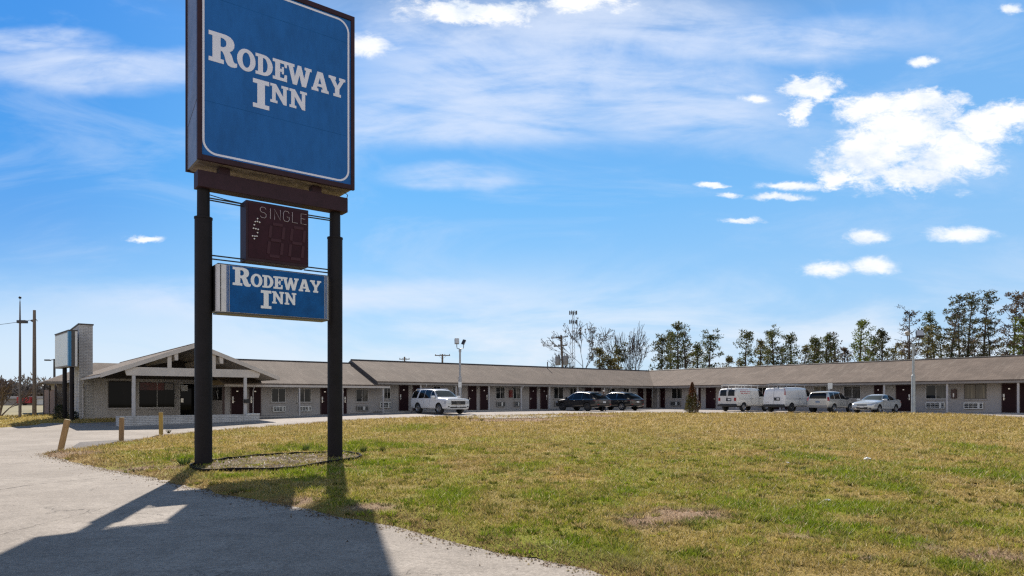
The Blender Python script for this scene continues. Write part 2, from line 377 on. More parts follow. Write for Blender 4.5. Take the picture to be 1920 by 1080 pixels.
def pave_mat(name, c1, c2, dark, bump=.25):
    m = bpy.data.materials.new(name); m.use_nodes = True; t = NT(m.node_tree); b = t.n['Principled BSDF']
    b.inputs['Roughness'].default_value = .9; b.inputs['Specular IOR Level'].default_value = .15
    o = t.n.new('ShaderNodeTexCoord').outputs['Object']
    c = t.mix(t.ramp(t.noise(o, .35, 6, .65), .35, .68), (*c1, 1), (*c2, 1))
    c = t.mix(t.ramp(t.noise(t.vmath('MULTIPLY', o, (.5, 2.2, 1)), .9, 6, .7, .6), .5, .78, 0, .5), c, (*dark, 1))      # tyre-worn, damp-stained streaks
    c = t.mix(t.ramp(t.noise(o, 2.6, 6, .7, .5), .42, .66, 0, .42), c, tuple(k * .62 for k in c1) + (1,))                   # weathered blotches
    c = t.mix(t.ramp(t.noise(o, 15, 5, .75), .42, .66, 0, .62), c, tuple(k * .55 for k in c1) + (1,))
    sp = t.noise(o, 75, 3, .75); c = t.mix(t.ramp(sp, .36, .66, .0, .38), c, tuple(k * .45 for k in c1) + (1,))            # aggregate
    sp2 = t.noise(o, 34, 2, .7); c = t.mix(t.ramp(sp2, .56, .66, 0, .5), c, (.60, .53, .46, 1))
    vo = t.n.new('ShaderNodeTexVoronoi'); vo.inputs['Scale'].default_value = 5.5; t.l.new(t.vmath('MULTIPLY_ADD', t.noise(o, 3, 3, .5, 0, True), (.15, .15, 0), o), vo.inputs['Vector'])
    c = t.mix(t.ramp(vo.outputs['Distance'], .07, .035, 0, .55), c, (.05, .045, .04, 1))                                   # small oil drips
    ve = t.n.new('ShaderNodeTexVoronoi'); ve.feature = 'DISTANCE_TO_EDGE'; ve.inputs['Scale'].default_value = .23; ve.inputs['Randomness'].default_value = 1
    t.l.new(t.vmath('MULTIPLY_ADD', t.noise(o, 1.3, 6, .65, 0, True), (1.5, 1.5, 0), o), ve.inputs['Vector'])
    ck = t.math('MULTIPLY', t.ramp(ve.outputs['Distance'], .0042, .0012), t.ramp(t.noise(o, .6, 3, .5), .46, .6)); c = t.mix(t.math('MULTIPLY', ck, .8), c, (.05, .043, .037, 1))   # hairline cracks
    t.put(b.inputs['Base Color'], c)
    bn = t.n.new('ShaderNodeBump'); bn.inputs['Strength'].default_value = bump; bn.inputs['Distance'].default_value = .012
    t.l.new(t.math('ADD', t.noise(o, 70, 4, .7), t.math('MULTIPLY', t.noise(o, 6, 4, .6), .6)), bn.inputs['Height']); t.l.new(bn.outputs[0], b.inputs['Normal'])
    return m
LAWN_PX = [(70, 852), (150, 868), (250, 889), (370, 913), (480, 936), (600, 960), (700, 980), (800, 1002), (900, 1024), (1000, 1047), (1140, 1080), (1260, 1112), (1420, 1165),
           (1700, 1290)]
lawn = [gp(*p) for p in LAWN_PX] + [(6.5, 3.2), (16, 2.0), (40, 6)]
lawn += [(62, 40)] + [gp(*p) for p in [(2100, 792), (1920, 785), (1800, 778), (1720, 777), (1640, 777), (1500, 776.5), (1400, 776), (1300, 776), (1220, 775), (1130, 776), (1050, 778), (960, 780), (880, 782),
         (800, 783), (700, 787), (620, 791), (560, 797), (480, 803), (400, 809), (300, 819), (230, 830), (160, 841), (110, 848)]]
lawn = densify(lawn, .3)
lj = random.Random(3)
lawn = [(x + lj.uniform(-.06, .06) + .30 * (vn(np.array([x * .9]), np.array([y * .9]), 91)[0] - .5), y + lj.uniform(-.06, .06) + .34 * (vn(np.array([x * .9]), np.array([y * .9]), 92)[0] - .5)) for x, y in lawn]
LAWN = np.array(lawn)
SIGN_M = np.array((-6.345, 18.13))
def lawn_z(x, y, ed=None):
    if ed is None: ed = edge_dist(lawn[::3], x, y)
    z = gz(x, y) + .07 * sm(ed / .35) - .012 * (ed < .02)
    z = z + .02 * np.exp(-(((x - SIGN_M[0]) / 2.6) ** 2 + ((y - SIGN_M[1]) / 2.6) ** 2)) * sm(ed / 2)
    return z + (.05 * (fbm(x * .5, y * .5, 5) - .5) + .05 * (fbm(x * 3.2, y * 3.2, 6, 3) - .5)) * sm(ed / .9)
# patches of green, dry and bare ground as they lie on the lawn (centre and radii on the ground)
def spot(px, py, rx, ry):
    x0, y0 = gp(px - rx, py); x1, _ = gp(px + rx, py); _, ya = gp(px, py + ry); _, yb = gp(px, py - ry)
    return ((x0 + x1) / 2, (ya + yb) / 2, (x1 - x0) / 2, abs(yb - ya) / 2)
GREEN = [spot(*p) for p in [(770, 806, 70, 9), (690, 840, 90, 9), (600, 846, 120, 10), (705, 878, 110, 16), (560, 893, 110, 14), (834, 945, 60, 26), (850, 970, 40, 14), (1030, 939, 70, 18), (1130, 945, 50, 16),
         (1184, 928, 60, 12), (1081, 1036, 70, 22), (1150, 1050, 90, 25), (1329, 994, 60, 12), (1494, 990, 110, 34), (1621, 963, 120, 18), (1703, 928, 60, 22), (1624, 900, 90, 18), (1700, 1035, 70, 16),
         (1796, 1072, 60, 22), (1287, 1055, 60, 22), (1817, 842, 50, 8), (1185, 1072, 60, 20), (1400, 960, 70, 16), (1880, 900, 70, 16), (1900, 1010, 60, 20), (1500, 860, 60, 8), (430, 900, 90, 8), (380, 862, 60, 7),
         (1390, 1030, 60, 12), (1600, 1000, 70, 12), (980, 880, 90, 8)]]
BARE = [spot(*p) for p in [(1300, 975, 70, 14), (1219, 992, 70, 17), (1494, 1018, 28, 4), (1635, 1062, 34, 6), (1741, 1040, 26, 5), (1861, 1056, 74, 13), (690, 962, 60, 7), (560, 945, 50, 5),
        (960, 790, 90, 3), (1100, 782, 60, 2), (250, 884, 120, 4), (130, 855, 60, 5)]]
def field(spots, x, y, wob):
    s = np.zeros_like(x)
    for (a, b, rx, ry) in spots:
        d = np.sqrt(((x - a) / rx) ** 2 + ((y - b) / ry) ** 2); s = np.maximum(s, np.clip(1.25 - d + wob, 0, 1))
    return s
def lawn_col(x, y, tufts=False):
    wob = (fbm(x * 1.3, y * 1.3, 11, 5) - .5) * 1.9
    g = field(GREEN, x, y, wob); b = field(BARE, x, y, wob * .8)
    mid = np.clip(sm((fbm(x * .35, y * .35, 3, 5) - .36) / .24) + .25 * sm((16 - y) / 8), 0, 1)
    far = sm((y + .1 * x - 19) / 22)
    tan, olive, grn, brt, bar = (np.array(c) for c in ((.375, .262, .098), (.255, .228, .038), (.130, .165, .012), (.235, .27, .014), (.30, .20, .14)))
    g = np.clip(g + .6 * sm((fbm(x * .9 + 9, y * .9, 8, 4) - .56) / .12) * (1 - far), 0, 1)
    c = tan + (olive - tan) * (mid * (1 - .93 * far))[:, None]
    k = fbm(x * 2.6, y * 2.6, 21, 3)[:, None]
    c = c + ((grn * (1 - k) + brt * k) - c) * (g * (1 - .35 * far) * .92)[:, None]
    c = c + (np.array((.30, .205, .085)) - c) * (sm((fbm(x * .6, y * .6, 31, 4) - .52) / .14) * .55 * (1 - g))[:, None]
    c = c + (bar * (.7 + .6 * fbm(x * 6, y * 6, 71, 3))[:, None] - c) * (sm(b * 1.5) * .85)[:, None]
    # tuft-sized variety in the sward itself
    tu = .55 * vn(x * 23, y * 23, 51) + .45 * vn(x * 9, y * 9, 52); fr = sm((y - 14) / 14); tu = tu * (1 - fr) + (.5 * vn(x * 8, y * 8, 53) + .5 * vn(x * 3.3, y * 3.3, 54)) * fr
    return c * (.58 + .80 * tu)[:, None] if tufts else c * .92
M_LAWN = attr_mat('lawn_soil', .9, 38, 0, .95, .1, .42)
M_BLADE = attr_mat('grass_blade', 0, 1, .38, .6, .25, 0)
M_PAVE = pave_mat('worn_concrete', (.33, .287, .243), (.475, .42, .36), (.19, .167, .145))
M_LOT = pave_mat('lot_concrete', (.40, .355, .315), (.48, .43, .385), (.28, .25, .225))
M_ASPH = pave_mat('old_asphalt', (.15, .135, .125), (.22, .20, .185), (.10, .092, .088))

big = [(-900, -60), (900, -60), (900, 1500), (-900, 1500)]
def far_sheet():
    ys = np.concatenate([np.arange(-60, 10, 10), np.arange(10, 90, 3), np.array([90, 120, 180, 300, 600, 1500])]); xs = np.concatenate([np.array([-900, -400, -200, -120]), np.arange(-90, 91, 5), np.array([120, 200, 400, 900])])
    X, Y = np.meshgrid(xs, ys); nx, ny = len(xs), len(ys); Z = gz(X, Y) - .05
    i = np.arange((ny - 1) * (nx - 1)); a = (i // (nx - 1)) * nx + i % (nx - 1)
    return fast_mesh('ground', np.stack([X.ravel(), Y.ravel(), Z.ravel()], 1), np.stack([a, a + 1, a + nx + 1, a + nx], 1), mat('far_soil', (.20, .17, .08), .95, var=.35, vscale=.4), None, None, 4, True)
tag(far_sheet(), kind='structure')
drive = [(-70, 1), (-30, -8), (14, -8), (30, 0)] + [(64, 30), (66, 58), (40, 66), (22, 80), (8, 78), (-24, 52), (-32, 46.5), (-44, 45.5), (-70, 43)]
tag(sheet('driveway', densify(drive, 2.5), 1.5, lambda x, y: gz(x, y) + .0 * x, M_PAVE), kind='structure')
lotp = [gp(*p) for p in [(520, 797), (640, 787), (760, 783), (900, 780), (1060, 776.5), (1220, 774), (1400, 775), (1640, 776), (1800, 777), (1920, 784)]] + [(62, 40), (60, 55), (44, 60), (24, 72), (14, 74), (4, 69), (-10, 58), (-22, 48)]
tag(sheet('parking_lot', densify(lotp, 2.0), 1.5, lambda x, y: gz(x, y) + .006, M_LOT), kind='structure')
asp = [gp(*p) for p in [(128, 843), (150, 829), (240, 824), (330, 818), (300, 821), (230, 833), (170, 842)]]
tag(sheet('asphalt_strip', densify(asp, .8), .8, lambda x, y: gz(x, y) + .006, M_ASPH), kind='structure')
sh = np.random.default_rng(5)
lw = sheet('lawn', lawn, .62, lambda x, y: lawn_z(x, y), M_LAWN, lawn_col, (.2, -9, 15, 4, 19))
tag(lw, kind='structure')
verge = [gp(*p) for p in [(-60, 803), (0, 802), (40, 799), (68, 797), (78, 794), (100, 793), (150, 793.5), (222, 790.5)]] + [(-25.9, 50.2), (-29.2, 47.6), (-34.5, 54), (-44, 54.5), (-60, 50)]
tag(sheet('verge', densify(verge, .8), .7, lambda x, y: gz(x, y) + .05 * sm(edge_dist(verge, x, y) / .4), M_LAWN, lambda x, y: lawn_col(x, y) * np.array((1.0, 1.1, .8))), kind='structure')
# pale broken slab at the lawn's far edge
slab = [gp(*p) for p in [(868, 785), (905, 781.5), (1040, 781), (1062, 783), (1020, 786), (930, 787.5)]]
tag(sheet('concrete_slab', densify(slab, .6), .6, lambda x, y: lawn_z(x, y) + .03, M_LOT), kind='structure')
# a tar-filled crack across the driveway, built as a thin strip
def strip(name, pts, wd, m, dz):
    v, f = [], []
    jr = random.Random(9); P = densify(pts, .12)[:-len(densify(pts, .12)) // 2 + 0] if False else None
    line = []
    for i in range(len(pts) - 1):
        a, b = Vector(pts[i]), Vector(pts[i + 1]); n = max(1, int((b - a).length / .1)); line += [a.lerp(b, k / n) for k in range(n)]
    for i, p in enumerate(line):
        d = (line[min(i + 1, len(line) - 1)] - line[max(i - 1, 0)]).normalized(); nrm = Vector((-d.y, d.x)); h = wd * jr.uniform(.15, 1) * (.25 + .75 * (vn(np.array([i * .12]), np.array([1.5]), 4)[0]))
        o = nrm * jr.uniform(-.02, .02)
        for s_ in (-1, 1): q = p + o + nrm * h * s_; v.append((q.x, q.y, float(gz(q.x, q.y)) + dz))
    f = [(2 * i, 2 * i + 1, 2 * i + 3, 2 * i + 2) for i in range(len(line) - 1)]
    return fast_mesh(name, v, f, m, None, None, 4)
M_CRACK = mat('crack_dirt', (.07, .06, .052), .95)
tag(strip('driveway_crack', [gp(-40, 924), gp(60, 909), gp(130, 902), gp(220, 893), gp(262, 890)], .02, M_CRACK, .005), kind='structure')
tag(strip('driveway_joint', [gp(-30, 1010), gp(160, 962), gp(300, 925)], .006, M_CRACK, .005), kind='structure')

# ------------------------------------------------------------------ grass blades
def blades(n, r0, r1, poly, zfun, seed, hmul=1.0):
    g = np.random.default_rng(seed)
    r = r0 * np.exp(g.uniform(0, math.log(r1 / r0), n)); th = g.uniform(-.87, .95, n)
    x, y = r * np.sin(th), r * np.cos(th)
    k = inside(poly, x, y); x, y, r = x[k], y[k], r[k]
    ed = edge_dist(poly[::3], x, y)
    wob = (fbm(x * 1.3, y * 1.3, 11, 5) - .5) * 1.9
    bare = field(BARE, x, y, wob * .8); grn = field(GREEN, x, y, wob)
    clump = fbm(x * 2.2, y * 2.2, 41, 4)
    k = (g.uniform(0, 1, len(x)) > bare * .80) & (g.uniform(.18, .62, len(x)) < clump + .12 * grn + .05)
    x, y, r, ed, grn, clump, bare = (a[k] for a in (x, y, r, ed, grn, clump, bare)); m = len(x)
    z = zfun(x, y) - .006
    s = (r / 8) ** .55
    lv = np.log2(np.maximum(r / 9, 1)); k0 = np.floor(lv); fr = lv - k0; f1 = 23 / 2 ** k0; f2 = f1 / 2
    tf = vn(x * f1, y * f1, 51) * (1 - fr) + vn(x * f2, y * f2, 55) * fr
    h = g.uniform(.015, .05, m) * (.45 + 1.2 * tf) * (1 + .55 * grn + .9 * np.clip(clump - .5, 0, 1)) * s * hmul
    wd = g.uniform(.0035, .0085, m) * (r / 8) ** .85
    a = g.uniform(0, 2 * np.pi, m); lean = g.uniform(.1, 1.5, m) * h; la = g.uniform(0, 2 * np.pi, m)
    bx, by = np.cos(a) * wd, np.sin(a) * wd
    v = np.empty((m, 3, 3)); v[:, 0] = np.stack([x - bx, y - by, z], 1); v[:, 1] = np.stack([x + bx, y + by, z], 1)
    v[:, 2] = np.stack([x + np.cos(la) * lean, y + np.sin(la) * lean, z + h], 1)
    c = lawn_col(x, y, True); j = g.uniform(.72, 1.3, (m, 1)); dry = (g.uniform(0, 1, m) < .30 - .22 * grn)[:, None]
    c = np.where(dry, np.array((.42, .315, .115)) * j, c * j * np.array((1.0, 1.1, .9)))
    edge = (sm(1 - ed / (.35 + 1.1 * vn(x * .7, y * .7, 93))) * .75)[:, None]; c = c + (np.array((.30, .20, .11)) * j - c) * edge
    bb = (bare[:, None] if False else sm(bare[:, None] * 1.4)) * .85; c = c + (np.array((.34, .235, .155)) * j * .9 - c) * bb
    spk = (g.uniform(0, 1, m) < .02)[:, None]; c = np.where(spk, np.array((.66, .56, .34)), c)
    return v.reshape(-1, 3), np.repeat(c, 3, 0)
v, c = blades(900000, 4.2, 62, lawn, lawn_z, 1)
gb = fast_mesh('grass', v, np.arange(len(v)).reshape(-1, 3), M_BLADE, None, c)
vv, vc = blades(260000, 36, 66, densify(verge, 1.0), lambda x, y: gz(x, y) + .03, 3)
tag(fast_mesh('grass', vv, np.arange(len(vv)).reshape(-1, 3), M_BLADE, None, vc), 'yellow-green grass of the verge by the office', 'grass', kind='stuff')
# coarser tussocks standing proud of the sward near the viewer
g = np.random.default_rng(8); n = 5200; r = 4.3 * np.exp(g.uniform(0, math.log(26 / 4.3), n)); th = g.uniform(-.87, .95, n); x, y = r * np.sin(th), r * np.cos(th); k = inside(lawn, x, y); x, y, r = x[k], y[k], r[k]
k = (edge_dist(lawn[::3], x, y) > .1) & (fbm(x * 1.1, y * 1.1, 88, 3) > .42); x, y, r = x[k], y[k], r[k]; n = len(x); nb = 34
cz = lawn_z(x, y); cl = lawn_col(x, y, True); kind = g.uniform(0, 1, (n, 1)); cl = np.where(kind < .45, cl * .62 * np.array((.85, 1.1, .8)), np.where(kind < .75, cl * np.array((.9, 1.2, .6)), np.array((.40, .31, .13))))
R_ = g.uniform(.03, .11, n) * (r / 8) ** .4; Hh = g.uniform(.03, .085, n) * (r / 8) ** .3
a = g.uniform(0, 6.283, (n, nb)); q = np.sqrt(g.uniform(0, 1, (n, nb))) * R_[:, None]; bx = x[:, None] + q * np.cos(a); by = y[:, None] + q * np.sin(a); bz = np.repeat(cz[:, None] - .008, nb, 1)
hh = Hh[:, None] * g.uniform(.4, 1.1, (n, nb)); wd = (.004 + .0009 * r)[:, None] * g.uniform(.6, 1.3, (n, nb)); la = a + g.normal(0, .7, (n, nb)); ln = hh * g.uniform(.2, 1.1, (n, nb)); wa = g.uniform(0, 6.283, (n, nb))
tv = np.stack([np.stack([bx - np.cos(wa) * wd, by - np.sin(wa) * wd, bz], -1), np.stack([bx + np.cos(wa) * wd, by + np.sin(wa) * wd, bz], -1), np.stack([bx + np.cos(la) * ln, by + np.sin(la) * ln, bz + hh], -1)], 2).reshape(-1, 3)
tc_ = np.repeat(np.repeat(cl, nb, 0) * g.uniform(.7, 1.3, (n * nb, 1)), 3, 0)
tag(fast_mesh('grass', tv, np.arange(len(tv)).reshape(-1, 3), M_BLADE, None, tc_), 'tussocks of coarse grass in the lawn', 'grass', kind='stuff')
tag(gb, 'short patchy winter grass, tan and green', 'grass', kind='stuff')
# clumps of taller weed in the lawn
def tuft(name, px, py, h, wd, n, col, label, group=None):
    x0, y0 = gp(px, py, .07); g = np.random.default_rng(int(px)); z0 = float(lawn_z(np.array([x0]), np.array([y0]))[0])
    a = g.uniform(0, 2 * np.pi, n); rr = wd * .3 * np.sqrt(g.uniform(0, 1, n)); out = wd * g.uniform(.0, .6, n); hh = h * g.uniform(.4, 1, n)
    x, y = rr * np.cos(a), rr * np.sin(a); b = a + np.pi / 2; w_ = .011 * h / .3
    v = np.empty((n, 4, 3)); v[:, 0] = np.stack([x - np.cos(b) * w_, y - np.sin(b) * w_, 0 * x - .02], 1); v[:, 1] = np.stack([x + np.cos(b) * w_, y + np.sin(b) * w_, 0 * x - .02], 1)
    v[:, 2] = np.stack([x + np.cos(a) * out * .6 + np.cos(b) * w_ * .7, y + np.sin(a) * out * .6 + np.sin(b) * w_ * .7, hh * .7], 1)
    v[:, 3] = np.stack([x + np.cos(a) * out, y + np.sin(a) * out, hh], 1)
    i = np.arange(n)[:, None] * 4; f = np.concatenate([i + np.array([[0, 1, 2]]), i + np.array([[0, 2, 3]])])
    cc = np.array(col) * g.uniform(.6, 1.4, (n, 1)); o = fast_mesh(name, v.reshape(-1, 3), f, M_BLADE, None, np.repeat(cc, 4, 0)); o.location = (x0, y0, z0)
    tag(o, label, 'weed', group)
for px, py, h, wd, n, col, lab in [
    (838, 785, .30, .16, 60, (.20, .17, .06), 'tan weed tuft on the lawn edge before the white SUV\'s front wheel'),
    (860, 787, .30, .14, 60, (.14, .09, .035), 'brown weed tuft on the lawn edge under the white SUV\'s grille'),
    (882, 787, .24, .14, 60, (.16, .14, .05), 'small weed tuft right of the white SUV at the lawn edge'),
    (903, 790, .22, .16, 60, (.13, .13, .04), 'dark green weed tuft beside the pale broken slab'),
    (573, 846, .26, .2, 70, (.09, .13, .03), 'green weed tuft just behind the sign bed edging'),
    (680, 850, .26, .2, 70, (.10, .13, .03), 'green weed tuft right of the sign\'s right pole'),
    (717, 848, .2, .16, 60, (.12, .13, .03), 'weed tuft standing apart to the right of the sign bed'),
    (316, 812, .2, .2, 50, (.09, .08, .04), 'dark tuft on the grass right of the farthest wooden bollard'),
    (345, 873, .22, .3, 90, (.08, .12, .03), 'thick green grass tuft left of the sign\'s left pole')]:
    tuft('weed_tuft', px, py, h, wd, n, col, lab, 'weed tufts on the lawn')
# scraps of litter
M_PAPER = mat('white_paper', (.8, .8, .78), .7)
for px, py, s, lab in [(1477, 870, .05, 'small white scrap upright on the lawn, left of the largest scrap'), (1626, 862, .10, 'largest white scrap of litter lying on the lawn at right'),
                       (1649, 886, .045, 'small white scrap of litter nearest below the largest scrap'), (1552, 940, .05, 'crumpled pale scrap on the lawn before the bright green patch')]:
    x, y = gp(px, py, .07); b = bmesh.new(); bmesh.ops.create_icosphere(b, subdivisions=2, radius=s); jr = random.Random(int(px))
    for q in b.verts: q.co = Vector((q.co.x * jr.uniform(.5, 1.3), q.co.y * jr.uniform(.5, 1.2), q.co.z * jr.uniform(.25, .6)))
    me = bpy.data.meshes.new('litter_scrap'); b.to_mesh(me); b.free(); me.materials.append(M_PAPER); o = bpy.data.objects.new('litter_scrap', me); COL.objects.link(o)
    o.location = (x, y, float(lawn_z(np.array([x]), np.array([y]))[0]) + .03); tag(o, lab, 'litter', 'scraps of litter on the lawn')

g = np.random.default_rng(77); L_ = np.array(lawn); seg = np.arange(len(L_)); cand = [i for i in seg if 4 < L_[i, 1] < 26 and L_[i, 0] < 8]; n = 5200
i = g.choice(cand, n); p = L_[i] + g.normal(0, .10, (n, 2)) + g.normal(0, 1, (n, 2)) * (g.uniform(0, 1, (n, 1)) ** 6) * .5; k = ~inside(lawn[::2], p[:, 0], p[:, 1]); p = p[k]; n = len(p); s_ = g.uniform(.006, .022, n); a = g.uniform(0, 6.28, n)
z = gz(p[:, 0], p[:, 1]) + .004; q = []
for t_ in (0, 2.1, 4.2): q.append(np.stack([p[:, 0] + np.cos(a + t_) * s_, p[:, 1] + np.sin(a + t_) * s_ * g.uniform(.4, 1, n), z], 1))
q.append(np.stack([p[:, 0], p[:, 1], z + s_ * .8], 1)); v = np.stack(q, 1); b4 = np.arange(n)[:, None] * 4
f = np.concatenate([b4 + np.array([c]) for c in ((0, 1, 3), (1, 2, 3), (2, 0, 3))]); cc = np.where(g.uniform(0, 1, (n, 1)) < .6, np.array((.20, .13, .08)), np.array((.36, .29, .16))) * g.uniform(.6, 1.3, (n, 1))
tag(fast_mesh('soil_crumbs', v.reshape(-1, 3), f, M_BLADE, None, np.repeat(cc, 4, 0)), 'crumbs of soil and dead grass along the driveway edge', 'debris', kind='stuff')
# ------------------------------------------------------------------ roadside pole sign
M_POLE = mat('pole_paint', (.012, .010, .012), .6, spec=.2, var=.25, vscale=3, bump=.25, bscale=26)
M_BROWN = mat('sign_brown', (.034, .014, .022), .6, spec=.25, var=.22, vscale=2.5, bump=.12, bscale=12)
M_SIDE = mat('sign_side_metal', (.17, .165, .20), .42, var=.2, vscale=2, bump=.3, bscale=3)
M_UNDER = mat('sign_underside', (.36, .30, .30), .75, c2=(.10, .075, .075), vscale=1.4)
M_BLUE = mat('sign_blue', (.018, .122, .38), .5, var=.13, vscale=.8, spec=.15, stretch=(1, 1, .35))
M_BLUE2 = mat('sign_blue_dark', (.004, .088, .29), .5, spec=.15, var=.22, vscale=2.5)
M_SWHITE = mat('sign_white', (.76, .75, .85), .4, var=.04, vscale=3)
M_SWHITE2 = mat('cabinet_white', (.66, .64, .66), .45, var=.1, vscale=4)
M_DARKRED = mat('price_panel', (.036, .010, .018), .5, spec=.15, var=.2, vscale=5)
M_SEG = mat('digit_tube_off', (.060, .024, .034), .5, spec=.15)
M_BULB = mat('bulb_glass', (.8, .76, .76), .15)
M_WIRE = mat('black_cable', (.02, .02, .02), .5)
def arc(cx, cy, rx, ry, a0, a1, n=14): return [(cx + rx * math.cos(R(a0 + (a1 - a0) * i / n)), cy + ry * math.sin(R(a0 + (a1 - a0) * i / n))) for i in range(n + 1)]
GLY = {
 'I': (.60, [[(0, 0), (.6, 0), (.6, .15), (.44, .15), (.44, .85), (.6, .85), (.6, 1), (0, 1), (0, .85), (.16, .85), (.16, .15), (0, .15)]]),
 'E': (.82, [[(0, 0), (.82, 0), (.82, .33), (.69, .33), (.65, .15), (.42, .15), (.42, .44), (.52, .44), (.52, .34), (.64, .34), (.64, .69), (.52, .69), (.52, .58), (.42, .58), (.42, .85), (.65, .85), (.69, .69), (.82, .69), (.82, 1), (0, 1), (0, .85), (.14, .85), (.14, .15), (0, .15)]]),
 'D': (.96, [[(0, 0)] + arc(.46, .5, .5, .5, -90, 90) + [(0, 1), (0, .85), (.14, .85), (.14, .15), (0, .15)], [(.41, .15)] + arc(.45, .5, .22, .35, -80, 80) + [(.41, .85)]]),
 'O': (1.0, [arc(.5, .5, .5, .53, 0, 346, 30), arc(.5, .5, .215, .36, 0, 340, 24)]),
 'R': (1.06, [[(0, 0), (.56, 0), (.56, .14), (.44, .14), (.44, .42), (.51, .41), (.58, .3), (.64, .1), (.72, 0), (.84, -.03), (.98, -.02), (1.06, .02), (1.06, .14), (.97, .13), (.92, .19), (.86, .36), (.78, .46), (.89, .54), (.95, .64), (.96, .76), (.91, .88), (.80, .96), (.62, 1), (0, 1), (0, .86), (.14, .86), (.14, .14), (0, .14)],
              [(.44, .56), (.54, .56), (.63, .61), (.66, .70), (.64, .79), (.56, .85), (.44, .86)]]),
 'A': (1.06, [[(0, 0), (.42, 0), (.42, .14), (.335, .14), (.365, .25), (.655, .25), (.69, .14), (.60, .14), (.60, 0), (1.06, 0), (1.06, .14), (.985, .14), (.69, 1), (.36, 1), (.075, .14), (0, .14)], [(.41, .39), (.61, .39), (.51, .72)]]),
 'Y': (1.06, [[(.3, 0), (.78, 0), (.78, .14), (.68, .14), (.68, .42), (.97, .86), (1.06, .86), (1.06, 1), (.66, 1), (.66, .86), (.73, .86), (.56, .58), (.39, .86), (.46, .86), (.46, 1), (0, 1), (0, .86), (.1, .86), (.40, .42), (.40, .14), (.3, .14)]]),
 'W': (1.46, [[(0, 1), (0, .86), (.09, .86), (.34, 0), (.58, 0), (.73, .52), (.88, 0), (1.13, 0), (1.37, .86), (1.46, .86), (1.46, 1), (1.04, 1), (1.04, .86), (1.13, .86), (1.02, .4), (.84, 1), (.63, 1), (.46, .4), (.35, .86), (.44, .86), (.44, 1)]]),
 'N': (1.02, [[(0, 0), (.4, 0), (.4, .14), (.3, .14), (.3, .62), (.74, 0), (.92, 0), (.92, .86), (1.02, .86), (1.02, 1), (.62, 1), (.62, .86), (.72, .86), (.72, .42), (.32, 1), (0, 1), (0, .86), (.1, .86), (.1, .14), (0, .14)]])}
def word(mb, letters, x0, x1, fn, d0, d1, gap=.05, xs=1.0):
    """letters: (char, z bottom, height); set between x0 and x1"""
    tot = sum(GLY[c][0] * h for c, z, h in letters) + gap * (len(letters) - 1) * letters[-1][2]; k = (x1 - x0) / tot; x = x0
    for c, z, h in letters:
        wd, loops = GLY[c]; L = [[(x + a * h * k, z + b * h) for a, b in l] for l in loops]
        mb.prism(L[0], fn, d0, d1, L[1:]); x += (wd * h + gap * letters[-1][2]) * k
    return mb
SGA = math.atan2(.615, .788)
sign = thing('pole_sign', 'tall two-pole motel sign with big blue panel, dark price box and lower blue cabinet', 'sign', (SIGN_M[0], SIGN_M[1], 0), SGA)
XZ = lambda a, b, d: (a, d, b)          # local x, depth (towards the viewer negative), z
def rrect(x0, x1, z0, z1, r, n=8):
    return arc(x1 - r, z0 + r, r, r, -90, 0, n) + arc(x1 - r, z1 - r, r, r, 0, 90, n) + arc(x0 + r, z1 - r, r, r, 90, 180, n) + arc(x0 + r, z0 + r, r, r, 180, 270, n)
for s in (-1, 1):
    x = 1.735 * s
    p = MB().lathe([(0, -.3), (.205, -.3), (.205, 6.22), (.216, 6.225), (.216, 6.27), (.15, 6.275), (.147, 6.97), (0, 6.97)], 32, (x, 0, 0)).build('pole', M_POLE, sign, True)
# foot collar of the near pole
MB().tube([(-1.735 + .25 * math.cos(t * .3), .25 * math.sin(t * .3), .06) for t in range(22)], .018, 8).build('foot_ring', M_POLE, sign, True)
MB().box(-1.93, 2.0, -.27, .13, 6.965, 7.37).build('crossbeam', M_BROWN, sign, bevel=.012)
for x in (-1.28, 1.13):
    MB().box(x - .13, x + .13, -.2, .06, 7.371, 7.555).build('support_stub', M_BROWN, sign)
CX0, CX1, CZ0, CZ1, CF, CB = -1.99, 2.1, 7.555, 12.38, -.5, .75
# cabinet shell: side skins, top, bottom and the face frames
cab = MB()
cab.box(CX0 + .03, CX1 - .03, CF + .06, CB - .06, CZ0 + .03, CZ1 - .03).build('sign_cabinet', M_SIDE, sign)
cab = sign.children[-1]
fr = MB()
for y0, y1 in ((CF, CF + .1), (CB - .1, CB)):
    fr.box(CX0, CX0 + .105, y0, y1, CZ0, CZ1).box(CX1 - .105, CX1, y0, y1, CZ0, CZ1).box(CX0 + .105, CX1 - .105, y0, y1, CZ0, CZ0 + .13).box(CX0 + .105, CX1 - .105, y0, y1, CZ1 - .13, CZ1)
fr.build('face_frame', M_BROWN, cab, bevel=.008)
un = MB().box(CX0 + .1, CX1 - .1, CF + .1, CB - .1, CZ0 + .012, CZ0 + .028); un.build('bottom_panel', M_UNDER, cab)
